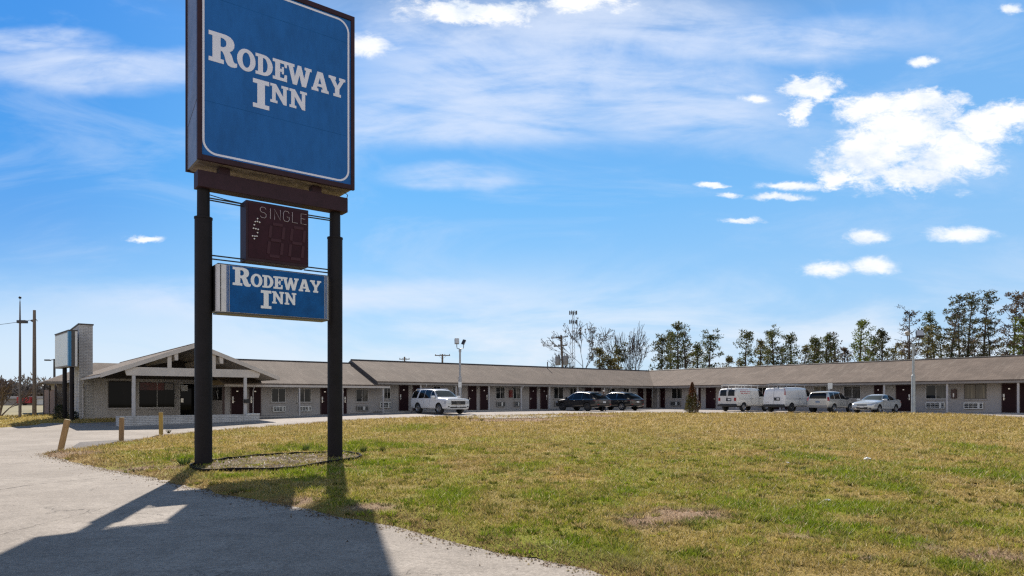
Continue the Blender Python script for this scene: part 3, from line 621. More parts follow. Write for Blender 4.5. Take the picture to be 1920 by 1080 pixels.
# dented side skin: crossed creases
d = MB(); d.add([(CX0 + .024, CF + .13, 9.1), (CX0 + .024, CB - .14, 9.45), (CX0 + .024, CB - .12, 8.65), (CX0 + .024, CF + .16, 10.2), (CX0 + .0, .15, 9.3)], [(0, 4, 1), (1, 4, 3), (3, 4, 0), (0, 2, 4), (2, 1, 4)])
d.build('dented_panel', M_SIDE, cab)
MB().box(CX0 + .105, CX1 - .105, CF + .035, CF + .05, CZ0 + .13, CZ1 - .13).build('sign_face', M_BLUE, cab)
face = cab.children[-1]
MB().box(CX0 + .105, CX1 - .105, CB - .05, CB - .035, CZ0 + .13, CZ1 - .13).build('back_face', M_BLUE, cab)
MB().prism(rrect(CX0 + .115, CX1 - .15, CZ0 + .17, CZ1 - .17, .34, 10), XZ, CF + .03, CF + .036, [rrect(CX0 + .165, CX1 - .20, CZ0 + .22, CZ1 - .22, .29, 10)]).build('border_line', M_SWHITE, face)
for zz in (9.02, 11.6): MB().box(CX0 + .16, CX1 - .195, CF + .0345, CF + .0352, zz - .006, zz + .006).build('panel_seam', M_BLUE2, face)
lt = MB(); bz = 10.03; h = .53
word(lt, [('R', bz, .74)] + [(c, bz, h) for c in 'ODEWAY'], -1.73, 1.83, XZ, CF + .028, CF + .0355, .0)
word(lt, [('I', 9.17, .73), ('N', 9.41, .49), ('N', 9.41, .49)], -.67, .74, XZ, CF + .028, CF + .0355, .06)
lt.build('lettering', M_SWHITE, face)
# price box
PB = MB().box(-.79, .85, -.3, .2, 5.28, 6.82).build('price_box', M_BROWN, sign, bevel=.01)
MB().box(-.73, .80, -.312, -.303, 5.36, 6.76).build('display_panel', M_DARKRED, PB)
st = {'S': [[(.9, .85), (.7, 1), (.3, 1), (.1, .85), (.1, .65), (.3, .52), (.7, .48), (.9, .35), (.9, .15), (.7, 0), (.3, 0), (.1, .15)]], 'I': [[(.5, 0), (.5, 1)]], 'N': [[(.1, 0), (.1, 1), (.9, 0), (.9, 1)]],
      'G': [[(.9, .82), (.7, 1), (.3, 1), (.08, .8), (.08, .2), (.3, 0), (.7, 0), (.9, .18), (.9, .45), (.55, .45)]], 'L': [[(.1, 1), (.1, 0), (.85, 0)]], 'E': [[(.9, 1), (.1, 1), (.1, 0), (.9, 0)], [(.1, .52), (.7, .52)]]}
tl = MB(); x = -.46
for ch in 'SINGLE':
    wd = .09 if ch == 'I' else .19
    for l in st[ch]: tl.tube([(x + a * wd, -.325, 6.42 + b * .27) for a, b in l], .0075, 6)
    x += wd + .045
tl.build('word_tubes', mat('tube_letters', (.42, .36, .40), .3), PB)
bl = MB()
for px, py in [(515, 372), (501, 391), (514, 390), (528, 395), (495, 411), (490, 433), (504, 436), (519, 440), (515, 461), (484, 481), (498, 483), (511, 483), (495, 499)]:
    X = 330 + px / 3.375; Yp = 300 + py / 3.375; r = (X - 960) / F; O = (SIGN_M[0] + .32 * .615, SIGN_M[1] - .32 * .788)
    lx = (r * O[1] - O[0]) / (.788 - .615 * r); lz = CAM_Z + (HZ - Yp) / F * (O[1] + .615 * lx)
    bl.lathe([(0, -.022), (.018, -.012), (.022, 0), (.018, .012), (0, .022)], 8, (lx, -.335, lz))
bl.build('dollar_symbol', M_BULB, PB, True)
# two seven-segment digits, unlit
for ox in (-.20, .36):
    dg = MB()
    def seg(a, b): dg.bar((ox + a[0] + .1 * (a[1] - .4), -.32, 5.46 + a[1]), (ox + b[0] + .1 * (b[1] - .4), -.32, 5.46 + b[1]), .075, .014, (0, 1, 0))
    for a, b in [((.04, 0), (.30, 0)), ((.04, .42), (.30, .42)), ((.04, .84), (.30, .84)), ((0, .05), (0, .37)), ((0, .47), (0, .79)), ((.34, .05), (.34, .37)), ((.34, .47), (.34, .79))]: seg(a, b)
    dg.build('price_digit', M_SEG, PB)
# rods carrying the price box
for z, sag in ((6.77, -.02), (6.72, -.05), (5.34, 0), (5.25, 0)):
    MB().tube([(-1.72, -.05, z), (-.75, -.05, z + sag * .3)], .018, 6).build('rod', M_WIRE, sign)
    MB().tube([(.82, -.05, z + sag * .3), (1.72, -.05, z)], .018, 6).build('rod', M_WIRE, sign)
# lower cabinet
def capsule(x0, x1, y0, y1, r): return arc(x0 + r, y0 + r, r, r, 180, 270, 6) + arc(x1 - r, y0 + r, r, r, 270, 360, 6) + arc(x1 - r, y1 - r, r, r, 0, 90, 6) + arc(x0 + r, y1 - r, r, r, 90, 180, 6)
XY = lambda a, b, d: (a, b, d)
lc = MB().prism(capsule(-1.50, 1.47, -.30, .24, .14), XY, 3.92, 5.10).build('lower_cabinet', M_SWHITE2, sign, True)
MB().box(-1.46, 1.43, -.27, .21, 3.885, 3.918).box(-1.46, 1.43, -.27, .21, 5.102, 5.13).build('edge_trim', mat('trim_dark', (.05, .05, .055), .4), lc)
MB().box(-1.53, -1.50, -.18, .14, 3.95, 5.08).build('end_plate', M_POLE, lc)
fc = MB().box(-1.19, 1.29, -.309, -.302, 3.925, 5.095).build('sign_face', M_BLUE2, lc)
MB().box(-1.225, -1.205, -.309, -.302, 3.925, 5.095).box(-1.265, -1.24, -.309, -.302, 3.925, 5.095).box(1.305, 1.325, -.309, -.302, 3.925, 5.095).box(1.34, 1.36, -.309, -.302, 3.925, 5.095).build('stripe', M_BLUE2, lc)
MB().box(-1.415, -1.40, -.309, -.298, 3.93, 5.09).box(1.395, 1.41, -.309, -.298, 3.93, 5.09).build('seam', M_POLE, lc)
l2 = MB(); word(l2, [('R', 4.61, .46)] + [(c, 4.62, .325) for c in 'ODEWAY'], -1.12, 1.2, XZ, -.316, -.3095, .0)
word(l2, [('I', 4.08, .47), ('N', 4.23, .32), ('N', 4.23, .32)], -.42, .51, XZ, -.316, -.3095, .06)
l2.build('lettering', mat('letter_white', (.82, .82, .86), .4), fc)
MB().tube([(1.98, -.1, 7.56), (2.06, -.12, 7.50), (2.03, -.1, 7.36), (1.96, -.1, 7.33)], .012, 6).build('cable_loop', M_WIRE, sign)
MB().tube([(-1.6, -.02, 6.86), (-1.2, -.03, 6.80), (-.8, -.02, 6.78)], .012, 6).build('cable', M_WIRE, sign)
# planting bed round the poles, edged with black strip
BED = [gp(px, py, .09) for px, py in [(359, 876), (372, 882), (400, 883), (440, 883), (500, 882), (550, 879), (620, 868.5), (660, 862), (676, 858), (668, 854), (640, 850.5), (590, 850.5), (530, 854), (470, 859), (420, 864), (380, 869), (362, 873)]]
bedz = lambda x, y: lawn_z(x, y) + .02 + .05 * (fbm(x * 3, y * 3, 61, 4) - .4)
M_MULCH = attr_mat('bed_soil', 1.0, 30, 0, .95, .1, .5)
tag(sheet('planting_bed', densify(BED, .15), .12, bedz, M_MULCH, lambda x, y: np.array((.088, .058, .040)) + (np.array((.22, .165, .12)) - np.array((.088, .058, .040))) * sm((fbm(x * 2.5, y * 2.5, 77, 4) - .4) / .2)[:, None]), kind='structure')
eb = MB(); bd = densify(BED, .15); n = len(bd); bx = np.array([p[0] for p in bd]); by = np.array([p[1] for p in bd]); bzs = lawn_z(bx, by)
cxm, cym = bx.mean(), by.mean(); vs = []
for i in range(n):
    dv = Vector((bx[i] - cxm, by[i] - cym)).normalized() * .055
    zt = bzs[i] + .08
    vs += [(bx[i], by[i], bzs[i] - .08), (bx[i] + dv.x, by[i] + dv.y, bzs[i] - .08), (bx[i] + dv.x, by[i] + dv.y, zt), (bx[i], by[i], zt)]
eb.add(vs, [(4 * i + a, 4 * ((i + 1) % n) + a, 4 * ((i + 1) % n) + (a + 1) % 4, 4 * i + (a + 1) % 4) for i in range(n) for a in range(4)])
tag(eb.build('bed_edging', mat('edging_plastic', (.016, .014, .014), .9, spec=.08, var=.3, vscale=8)), 'black edging strip looped round the soil bed under the pole sign', 'edging')
# dead stalks and chips lying in the bed
g = np.random.default_rng(4); n = 900; x = g.uniform(bx.min(), bx.max(), n * 3); y = g.uniform(by.min(), by.max(), n * 3); k = inside(BED, x, y); x, y = x[k][:n], y[k][:n]; n = len(x)
z = bedz(x, y) + .01; a = g.uniform(0, 6.28, n); L = g.uniform(.03, .14, n); wd = g.uniform(.004, .012, n); el = g.uniform(-.1, .5, n)
v = np.empty((n, 4, 3)); ca, sa = np.cos(a), np.sin(a)
v[:, 0] = np.stack([x - sa * wd, y + ca * wd, z], 1); v[:, 1] = np.stack([x + sa * wd, y - ca * wd, z], 1)
v[:, 2] = np.stack([x + ca * L + sa * wd, y + sa * L - ca * wd, z + L * el], 1); v[:, 3] = np.stack([x + ca * L - sa * wd, y + sa * L + ca * wd, z + L * el], 1)
tag(fast_mesh('debris', v.reshape(-1, 3), np.arange(n * 4).reshape(-1, 4), M_BLADE, None, np.repeat(np.array((.20, .145, .095)) * g.uniform(.5, 1.4, (n, 1)), 4, 0), 4), 'dead stalks and chips scattered over the sign bed', 'debris', kind='stuff')
# ------------------------------------------------------------------ motel
C0 = np.array((15.53, 74.8))                       # inner corner of the two wings, under the eaves
EX = np.array((.788, .615)); NB = np.array((-.615, .788))
ANG_B = math.atan2(.615, .788); ANG_C = math.atan2(-.788, .615)
class Frame:
    """horizontal frame: x along the front to picture right, y back into the building"""
    def __init__(s, o, ex, ey): s.o, s.ex, s.ey = np.array(o), np.array(ex), np.array(ey)
    def x(s, px, y=0.0):
        O = s.o + s.ey * y; r = (px - 960) / F; return float((r * O[1] - O[0]) / (s.ex[0] - r * s.ex[1]))
    def z(s, px, py, y=0.0):
        return CAM_Z - (py - HZ) / F * float((s.o + s.ey * y + s.ex * s.x(px, y))[1])
    def w(s, x, y): p = s.o + s.ex * x + s.ey * y; return float(p[0]), float(p[1])
FB = Frame(C0, EX, NB); FC = Frame(C0, (.615, -.788), (.788, .615))
M_BRICK = brick_mat('painted_brick_grey', (.385, .362, .352), (.36, .34, .33), (.335, .315, .305), kb=.25)
M_BRICKO = brick_mat('painted_brick_office', (.50, .475, .46), (.465, .445, .43), (.42, .40, .385), kb=.25)
M_BRICKW = brick_mat('painted_brick_white', (.56, .545, .53), (.49, .475, .46), (.29, .275, .26), bw=.30, bh=.105, stain=.45, bumpd=.015)
M_SHIN = shingle_mat('roof_shingle', (.172, .132, .106), (.215, .168, .135))
M_FASC = mat('fascia_beige', (.52, .475, .435), .6, var=.1, vscale=2)
M_FASCD = mat('fascia_worn', (.24, .215, .195), .65, var=.15, vscale=2)
M_RAKED = mat('rake_dark', (.07, .062, .058), .6, var=.15)
M_SOFF = mat('soffit', (.33, .30, .27), .8, var=.1, vscale=1)
M_DOOR = mat('door_maroon', (.020, .004, .007), .6, spec=.2, var=.2, vscale=1.5)
M_DFRAME = mat('door_frame', (.055, .024, .024), .5)
M_TRIM = mat('post_trim', (.46, .44, .435), .6, var=.1, vscale=3)
M_WFR = mat('window_frame', (.50, .49, .48), .45)
M_WDARK = mat('window_frame_dark', (.10, .085, .075), .5)
M_AC = mat('air_unit_white', (.66, .65, .62), .5, var=.1)
M_ACG = mat('air_unit_grey', (.26, .25, .24), .5, var=.15)
M_SLOT = mat('grille_slot', (.012, .012, .013), .6)
M_STEEL = mat('satin_steel', (.6, .58, .55), .3, 1)
M_RED = mat('extinguisher_red', (.16, .018, .014), .35)
M_PLATE = mat('white_plastic', (.7, .7, .68), .5)
M_WALK = mat('walkway_concrete', (.36, .335, .31), .85, var=.2, vscale=1, bump=.2)
def glass_mat(name, seed, curtain, dark=(.012, .013, .014), spec=.25):
    m = bpy.data.materials.new(name); m.use_nodes = True; t = NT(m.node_tree); b = t.n['Principled BSDF']
    b.inputs['Roughness'].default_value = .04; b.inputs['Specular IOR Level'].default_value = spec
    x, y, z = t.sep(t.n.new('ShaderNodeTexCoord').outputs['Object'])
    s = t.math('ADD', x, y)
    fold = t.noise(t.comb(t.math('MULTIPLY', s, 9), t.math('MULTIPLY', z, .3), seed), 1.0, 3, .6)
    wide = t.noise(t.comb(t.math('MULTIPLY', s, .9), t.math('MULTIPLY', z, .25), seed + 3), 1.0, 2, .5)
    c = t.mix(t.ramp(fold, .3, .7), tuple(k * .45 for k in curtain) + (1,), (*curtain, 1))
    c = t.mix(t.ramp(wide, .46, .54), (*dark, 1), c); t.put(b.inputs['Base Color'], c)
    MATS[name] = m; return m
M_GL = [glass_mat('room_glass_a', 1, (.13, .125, .115)), glass_mat('room_glass_b', 7, (.17, .16, .145)), glass_mat('room_glass_c', 13, (.09, .085, .08)), glass_mat('room_glass_beige', 5, (.24, .205, .15), (.11, .095, .075))]
M_OFFG = glass_mat('office_glass', 21, (.012, .010, .010), (.004, .004, .005), .10)

def door(par, x, wd, z0, z1, y, label=None, plate=True, side=-1):
    fr = .05
    o = MB().box(x + fr, x + wd - fr, y - .045, y - .005, z0 + .02, z1 - .06).build('door', M_DOOR, par, bevel=.006)
    MB().box(x, x + fr, y - .07, y - .002, z0, z1).box(x + wd - fr, x + wd, y - .07, y - .002, z0, z1).box(x + fr, x + wd - fr, y - .07, y - .002, z1 - .06, z1).build('door_frame', M_DFRAME, o)
    hx = x + (.14 if side < 0 else wd - .14)
    hz = z0 + 1.02
    k = MB().tube([(hx, y - .045, hz), (hx, y - .11, hz), (hx + .12 * -side, y - .115, hz)], .014, 8); k.box(hx - .035, hx + .035, y - .056, y - .046, hz - .1, hz + .09)
    k.build('handle', M_STEEL, o)
    if plate: MB().box(hx - .055, hx + .055, y - .058, y - .0465, hz + .13, hz + .36).build('notice_card', M_PLATE, o)
    MB().box(x + wd / 2 - .06, x + wd / 2 + .06, y - .056, y - .046, z0 + 1.72, z0 + 1.80).build('number_plate', M_STEEL, o)
    return o
def window(par, x0, x1, z0, z1, y, gl, fr=M_WFR, mull=True, sill=True):
    o = MB().box(x0 + .04, x1 - .04, y - .012, y - .002, z0 + .04, z1 - .04).build('window', gl, par)
    k = MB(); t = .045
    k.box(x0, x0 + t, y - .05, y - .002, z0, z1).box(x1 - t, x1, y - .05, y - .002, z0, z1).box(x0 + t, x1 - t, y - .05, y - .002, z0, z0 + t).box(x0 + t, x1 - t, y - .05, y - .002, z1 - t, z1)
    if mull: xm = (x0 + x1) / 2; k.box(xm - .02, xm + .02, y - .04, y - .0125, z0 + t, z1 - t)
    k.build('frame', fr, o)
    if sill: MB().box(x0 - .06, x1 + .06, y - .09, y - .001, z0 - .07, z0 - .002).build('sill', M_BRICK, o)
    return o
def aircon(par, x0, x1, z0, z1, y, white=True):
    m = M_AC if white else M_ACG
    o = MB().box(x0, x1, y - .16, y - .001, z0, z1).build('air_conditioner', m, par, bevel=.01)
    k = MB(); n = 4; wd = (x1 - x0 - .1) / n
    for i in range(n):
        if white and i == 3: a, b = x0 + .05 + wd * i + wd * .45, x1 - .05
        else: a, b = x0 + .05 + wd * i + .015, x0 + .05 + wd * (i + 1) - .015
        for j in range(3):
            zz = z0 + .06 + (z1 - z0 - .12) * j / 3; k.box(a, b, y - .166, y - .158, zz + .008, zz + (z1 - z0 - .12) / 3 - .018)
    k.build('grille', M_SLOT, o)
    if not white: MB().box(x0 + (x1 - x0) * .52, x0 + (x1 - x0) * .68, y - .172, y - .167, z0 + .07, z1 - .07).build('control_panel', M_AC, o)
    return o
def post(par, x, y, z0, z1, wd=.11):
    return MB().box(x - wd / 2, x + wd / 2, y - wd / 2, y + wd / 2, z0, z1).build('post', M_TRIM, par, bevel=.008)
def downspout(par, x, y0, y1, z0, z1):
    return MB().tube([(x, y0, z1), (x, y0, z1 - .12), (x + .02, y1, z1 - .38), (x + .02, y1, z0 + .15), (x + .02, y1 - .12, z0 + .03)], .035, 8).build('downspout', M_TRIM, par, True)
def roof_slab(mb, poly, th=.10):
    """poly: points (x, y, z) of a plane; slab hangs th below it"""
    n = len(poly); return mb.add(list(poly) + [(a, b, c - th) for a, b, c in poly], [tuple(range(n)), tuple(range(2 * n - 1, n - 1, -1))] + [(i, (i + 1) % n, n + (i + 1) % n, n + i) for i in range(n)])
DW = 1.5                                           # the room walls stand this far behind the eaves
RD, RISE = 4.9, 1.9
# ---- west wing behind, high roof, runs into the corner
EZ = 3.12; FL = .70
X0 = -33.3
wb = thing('motel_wing', 'high-roofed middle motel wing of maroon doors behind the white SUV and two dark SUVs', 'motel wing', (*FB.w(0, 0), 0), ANG_B)
rf = MB(); roof_slab(rf, [(X0, 0, EZ), (0, 0, EZ), (RD, RD, EZ + RISE), (X0, RD, EZ + RISE)]); roof_slab(rf, [(X0, RD, EZ + RISE), (RD, RD, EZ + RISE), (2 * RD, 2 * RD, EZ), (X0, 2 * RD, EZ)])
rb = rf.build('roof', M_SHIN, wb)
MB().tube([(X0, RD, EZ + RISE + .015), (RD, RD, EZ + RISE + .015)], .07, 6).build('ridge_cap', M_RAKED, rb)
for px in (1022,): x = FB.x(px, RD); MB().tube([(x, RD - .4, EZ + RISE - .3), (x, RD - .4, EZ + RISE + .55)], .05, 8).build('vent_pipe', M_RAKED, rb)
MB().box(X0, -.02, .0, .14, EZ - .245, EZ - .105).build('fascia', M_FASCD, wb)
MB().box(X0 + .5, DW, .14, DW - .003, EZ - .24, EZ - .20).build('soffit', M_SOFF, wb)
MB().box(X0 + .7, DW - .002, DW, 8.3, -.2, EZ - .11).build('wall', M_BRICK, wb)
MB().prism([(DW + .004, EZ - .112), (8.29, EZ - .112), (RD, EZ + RISE - .26)], lambda a, b, d: (d, a, b), X0 + .71, X0 + .9).build('gable_wall', M_FASCD, wb)
rk = MB()
for s, (ya, za, yb, zb) in enumerate([(0, EZ, RD, EZ + RISE), (2 * RD, EZ, RD, EZ + RISE)]):
    rk.add([(X0 - .02, ya, za - .27), (X0 - .02, yb, zb - .27), (X0 - .02, yb, zb - .005), (X0 - .02, ya, za - .005), (X0 + .05, ya, za - .27), (X0 + .05, yb, zb - .27), (X0 + .05, yb, zb - .105), (X0 + .05, ya, za - .105)],
           [(0, 1, 2, 3), (7, 6, 5, 4), (0, 4, 5, 1), (3, 2, 6, 7), (0, 3, 7, 4), (1, 5, 6, 2)])
rk.build('rake_board', M_RAKED, wb)
ZS = EZ - .24
for a, b, sd in [(748, 765.5, -1), (774, 788, 1), (877.5, 893, -1), (900, 915, 1), (992.5, 1006, -1), (1013, 1026.5, 1), (1096.5, 1108.5, -1), (1114, 1126, 1), (1195.5, 1205.5, -1), (1211.5, 1221, 1)]:
    x0, x1 = FB.x(a, DW), FB.x(b, DW); door(wb, x0, x1 - x0, FL, ZS - .02, DW, plate=(a in (748, 900, 1013)), side=sd)
for a, b, ac, g in [(719.5, 732.5, (711.5, 732, 1), 2), (812, 826, None, 1), (848, 853.5, None, 2), (929, 946.5, (930.5, 946, 0), 0), (961.5, 975.5, (963.5, 975, 0), 1), (1038, 1056, (1039, 1055, 0), 2), (1068, 1081, (1068, 1081, 0), 0), (1139, 1153, (1139, 1153, 0), 1), (1169, 1179, (1168, 1179, 0), 2)]:
    x0, x1 = FB.x(a, DW), FB.x(b, DW); window(wb, x0, x1, FL + 1.0, ZS - .05, DW, M_GL[g])
    if ac: aircon(wb, FB.x(ac[0], DW), FB.x(ac[1], DW), FL + .28, FL + .76, DW, bool(ac[2]))
for px in (789, 855, 916.7, 977, 1030.4, 1083, 1133, 1180.5, 1234): post(wb, FB.x(px, .2), .2, .3, EZ - .25)
for px in (792, 974, 1140): downspout(wb, FB.x(px, .1) + .35, .0, .3, FL, EZ - .2)
for px in (956.5,): x = FB.x(px, DW); e = MB().box(x - .17, x + .17, DW - .18, DW - .002, FL + 1.15, FL + 1.85).build('extinguisher_box', M_RED, wb, bevel=.01); MB().lathe([(0, -.2), (.06, -.2), (.06, .12), (.02, .2), (0, .2)], 10, (x, DW - .2, FL + 1.5)).build('extinguisher', M_RED, e, True)
for px in (771, 896, 1010, 1111): x = FB.x(px, DW); MB().lathe([(0, -.06), (.07, -.05), (.09, .03), (.05, .08), (0, .08)], 10, (x, DW - .1, ZS - .25)).build('wall_lamp', M_PLATE, wb, True)
# ---- low wing between the office and the high wing
EA = 2.83; FA = .50; XR, XL = -32.15, -44.6
wa = thing('motel_wing', 'low-roofed motel wing between the gabled office and the sign\'s right pole', 'motel wing', (*FB.w(0, 0), 0), ANG_B)
rf = MB(); roof_slab(rf, [(XL - .3, 0, EA), (XR, 0, EA), (XR - .0, RD, EA + RISE), (XL - 1.7, RD, EA + RISE)]); roof_slab(rf, [(XL - 1.7, RD, EA + RISE), (XR, RD, EA + RISE), (XR, 2 * RD, EA), (XL, 2 * RD, EA)])
ra = rf.build('roof', M_SHIN, wa)
MB().tube([(XL - 1.6, RD, EA + RISE + .015), (XR, RD, EA + RISE + .015)], .06, 6).build('ridge_cap', M_RAKED, ra)
MB().box(XL - .3, XR, .0, .14, EA - .26, EA - .105).build('fascia', M_FASC, wa)
MB().box(XL - .3, XR, .14, DW - .003, EA - .25, EA - .20).build('soffit', M_SOFF, wa)
MB().box(XL, XR - .45, DW, 8.3, -.2, EA - .11).build('wall', M_BRICK, wa)
for a, b, sd, pl in [(433, 457, -1, 1), (467.5, 489.5, -1, 1), (601, 617, -1, 1), (636, 650, 1, 1)]:
    x0, x1 = FB.x(a, DW), FB.x(b, DW); door(wa, x0, x1 - x0, FA, EA - .27, DW, plate=bool(pl), side=sd)
for a, b, ac, g in [(509, 535.5, (511, 535, 1), 2), (557.5, 583.5, (560, 583, 1), 0), (667, 690.5, (668, 690, 0), 1)]:
    x0, x1 = FB.x(a, DW), FB.x(b, DW); window(wa, x0, x1, FA + .95, EA - .33, DW, M_GL[g])
    if ac: aircon(wa, FB.x(ac[0], DW), FB.x(ac[1], DW), FA + .26, FA + .66, DW, bool(ac[2]))
for px in (561.7, 642.5, 718.5): post(wa, FB.x(px, .2), .2, .2, EA - .26)
downspout(wa, FB.x(477, .0), -.02, .3, FA, EA - .16)
# dark office window let into the low wing's end wall, with a painted flourish
k = MB().box(XL - .012, XL - .002, 1.75, 5.6, 1.62, EA - .27).build('end_window', M_OFFG, wa)
MB().tube([(XL - .02, 2.75, 1.75), (XL - .02, 2.85, 2.05), (XL - .02, 3.2, 2.3)], .02, 5).build('painted_stroke', M_PLATE, k); MB().tube([(XL - .02, 2.6, 2.2), (XL - .02, 2.9, 2.42)], .016, 5).build('painted_stroke', M_PLATE, k)
MB().box(XL - .04, XL + .1, DW - .05, DW - .002, .3, EA - .26).build('corner_board', M_DFRAME, wa)
# ---- right wing
wc = thing('motel_wing', 'long right-hand motel wing of dark doors behind the parked vans and sedan', 'motel wing', (*FC.w(0, 0), 0), ANG_C)
XE = 46.0; EC = 3.12
rf = MB(); roof_slab(rf, [(0, 0, EC), (XE, 0, EC), (XE, RD, EC + RISE), (-RD, RD, EC + RISE)]); roof_slab(rf, [(-RD, RD, EC + RISE), (XE, RD, EC + RISE), (XE, 2 * RD, EC), (-2 * RD, 2 * RD, EC)])
rc = rf.build('roof', M_SHIN, wc)
MB().tube([(-RD, RD, EC + RISE + .015), (XE, RD, EC + RISE + .015)], .07, 6).build('ridge_cap', M_RAKED, rc)
MB().box(.02, XE, .0, .14, EC - .245, EC - .105).build('fascia', M_FASCD, wc)
MB().box(.15, XE, .145, DW - .003, EC - .24, EC - .20).build('soffit', M_SOFF, wc)
MB().box(-DW + .004, XE, DW, 8.3, -.2, EC - .11).build('wall', M_BRICK, wc)
for a, b, sd in [(1239, 1247, 1), (1303, 1314, -1), (1324, 1342, 1), (1452, 1466, -1), (1472, 1487, 1), (1639, 1655, -1), (1680, 1708.6, 1), (1878, 1906.5, -1), (1911.5, 1935, 1)]:
    x0, x1 = FC.x(a, DW), FC.x(b, DW); door(wc, x0, x1 - x0, FL, ZS - .02, DW, plate=(a in (1878, 1680)), side=sd)
for a, b, ac, g in [(1259.5, 1280, (1258.5, 1277, 0), 1), (1352, 1372, (1352, 1372, 0), 1), (1420, 1440, (1420, 1440, 0), 1), (1526, 1551, None, 3), (1582, 1614, None, 2), (1735.5, 1775, (1736.5, 1772, 1), 0), (1808, 1849, (1807.5, 1844, 1), 3)]:
    x0, x1 = FC.x(a, DW), FC.x(b, DW); window(wc, x0, x1, FL + 1.0, ZS - .05, DW, M_GL[g], M_WDARK if a > 1800 else M_WFR)
    if ac: aircon(wc, FC.x(ac[0], DW), FC.x(ac[1], DW), FL + .25, FL + .74, DW, bool(ac[2]))
xs = [FC.x(p, .2) for p in (1658, 1776, 1909)]; bay = xs[1] - xs[0]
for x in [xs[0] - bay * i for i in (1, 2, 3, 4)] + xs + [xs[2] + bay]: post(wc, x, .2, .3, EC - .25, .13)
x = FC.x(1789, DW); e = MB().box(x - .18, x + .18, DW - .18, DW - .002, FL + 1.05, FL + 1.75).build('extinguisher_box', mat('box_dark_red', (.045, .012, .012), .3), wc, bevel=.01); MB().box(x - .04, x + .05, DW - .19, DW - .181, FL + 1.15, FL + 1.45).build('label_plate', M_PLATE, e)
for px in (1318, 1672.5): x = FC.x(px, DW); MB().lathe([(0, -.06), (.08, -.05), (.1, .03), (.05, .08), (0, .08)], 10, (x, DW - .1, ZS - .2)).build('wall_lamp', M_PLATE, wc, True)
# walkways under the eaves
k = MB()
def walkway(fr, pts, z):
    return MB().prism([fr.w(*p) for p in pts], XY, -.3, z).build('walkway', M_WALK)
tag(walkway(FB, [(-44.5, -.1), (-32.9, -.1), (-32.9, DW - .002), (-44.5, DW - .002)], FA), kind='structure')
tag(walkway(FB, [(-32.88, -.1), (-.12, -.1), (DW - .002, DW - .002), (-32.88, DW - .002)], FL), kind='structure')
tag(walkway(FC, [(.12, -.1), (XE, -.1), (XE, DW - .002), (-DW + .02, DW - .002)], FL), kind='structure')

# ------------------------------------------------------------------ office with the drive-through gable
OX = -47.54; FO = Frame(C0 + EX * OX, EX, NB)
of = thing('office_building', 'gabled motel office with beige canopy beam, posts and large dark windows', 'office', (*FO.w(0, 0), 0), ANG_B)
HW, EO, PK = 5.14, 3.205, 5.195; YF, YB = -3.5, 26.0
rf = MB(); roof_slab(rf, [(-HW, YF, EO), (0, YF, PK), (0, YB, PK), (-HW, YB, EO)], .16); roof_slab(rf, [(HW, YF, EO), (HW, YB, EO), (0, YB, PK), (0, YF, PK)], .16)
ro = rf.build('roof', M_SHIN, of)
MB().tube([(0, YF, PK + .01), (0, YB, PK + .01)], .05, 6).build('ridge_cap', M_SHIN, ro)
# barge boards on the gable
bb = MB()
for s in (-1, 1):
    bb.add([(s * (HW + .06), YF - .06, EO - .25), (0, YF - .06, PK - .25), (0, YF - .06, PK + .03), (s * (HW + .06), YF - .06, EO + .01), (s * (HW + .06), YF - .003, EO - .25), (0, YF - .003, PK - .25), (0, YF - .003, PK + .03), (s * (HW + .06), YF - .003, EO + .01)],
           [(0, 1, 2, 3), (7, 6, 5, 4), (0, 4, 5, 1), (3, 2, 6, 7), (0, 3, 7, 4), (1, 5, 6, 2)])
bb.build('barge_board', M_FASC, of)
MB().box(-HW - .1, -HW + .02, YF, YB, EO - .21, EO - .07).build('gutter', M_FASC, of); MB().box(HW - .02, HW + .1, YF, 3, EO - .21, EO - .07).build('gutter', M_FASC, of)
# ceiling boards under the slopes
ce = MB()
ce.add([(-HW + .1, YF + .05, EO - .15), (-.02, YF + .05, PK - .19), (-.02, 5.9, PK - .19), (-HW + .1, 5.9, EO - .15)], [(0, 1, 2, 3)]); ce.add([(HW - .1, YF + .05, EO - .15), (.02, YF + .05, PK - .19), (.02, 5.9, PK - .19), (HW - .1, 5.9, EO - .15)], [(0, 1, 2, 3)])
ce.build('ceiling', mat('ceiling_boards', (.34, .30, .26), .7, var=.2, vscale=2, stretch=(6, .4, 1)), of)
bx0, bx1 = FO.x(232, YF + .1), FO.x(491, YF + .1)
MB().prism([(bx0, 3.63), (bx0 + .15, 3.12), (bx1 - .22, 3.12), (bx1, 3.63)], XZ, YF + .08, YF + .26).build('canopy_beam', M_FASC, of, bevel=.01)
for px in (318, 401): x = FO.x(px, YF + .1); h = PK - abs(x) * (PK - EO) / HW - .2; MB().box(x - .11, x + .11, YF + .1, YF + .24, 3.632, h).build('strut', M_FASC, of)
for px in (331, 416): x = FO.x(px, YF - .1); h = PK - abs(x) * (PK - EO) / HW - .22; MB().prism([(x - .12, h), (x - .06, h - .42), (x + .12, h - .42), (x + .12, h)], XZ, YF + .02, 5.9).build('purlin', M_FASC, of)
for px in (250.5, 459.5): x = FO.x(px, YF + .17); o = MB().box(x - .09, x + .09, YF + .08, YF + .26, .15, 3.118).build('post', M_TRIM, of, bevel=.01)
MB().box(FO.x(457.5, YF - .05), FO.x(467.5, YF - .05), YF - .12, YF + .06, FO.z(460, 755.5, YF), FO.z(460, 748.5, YF)).build('letter_box', M_SLOT, o)
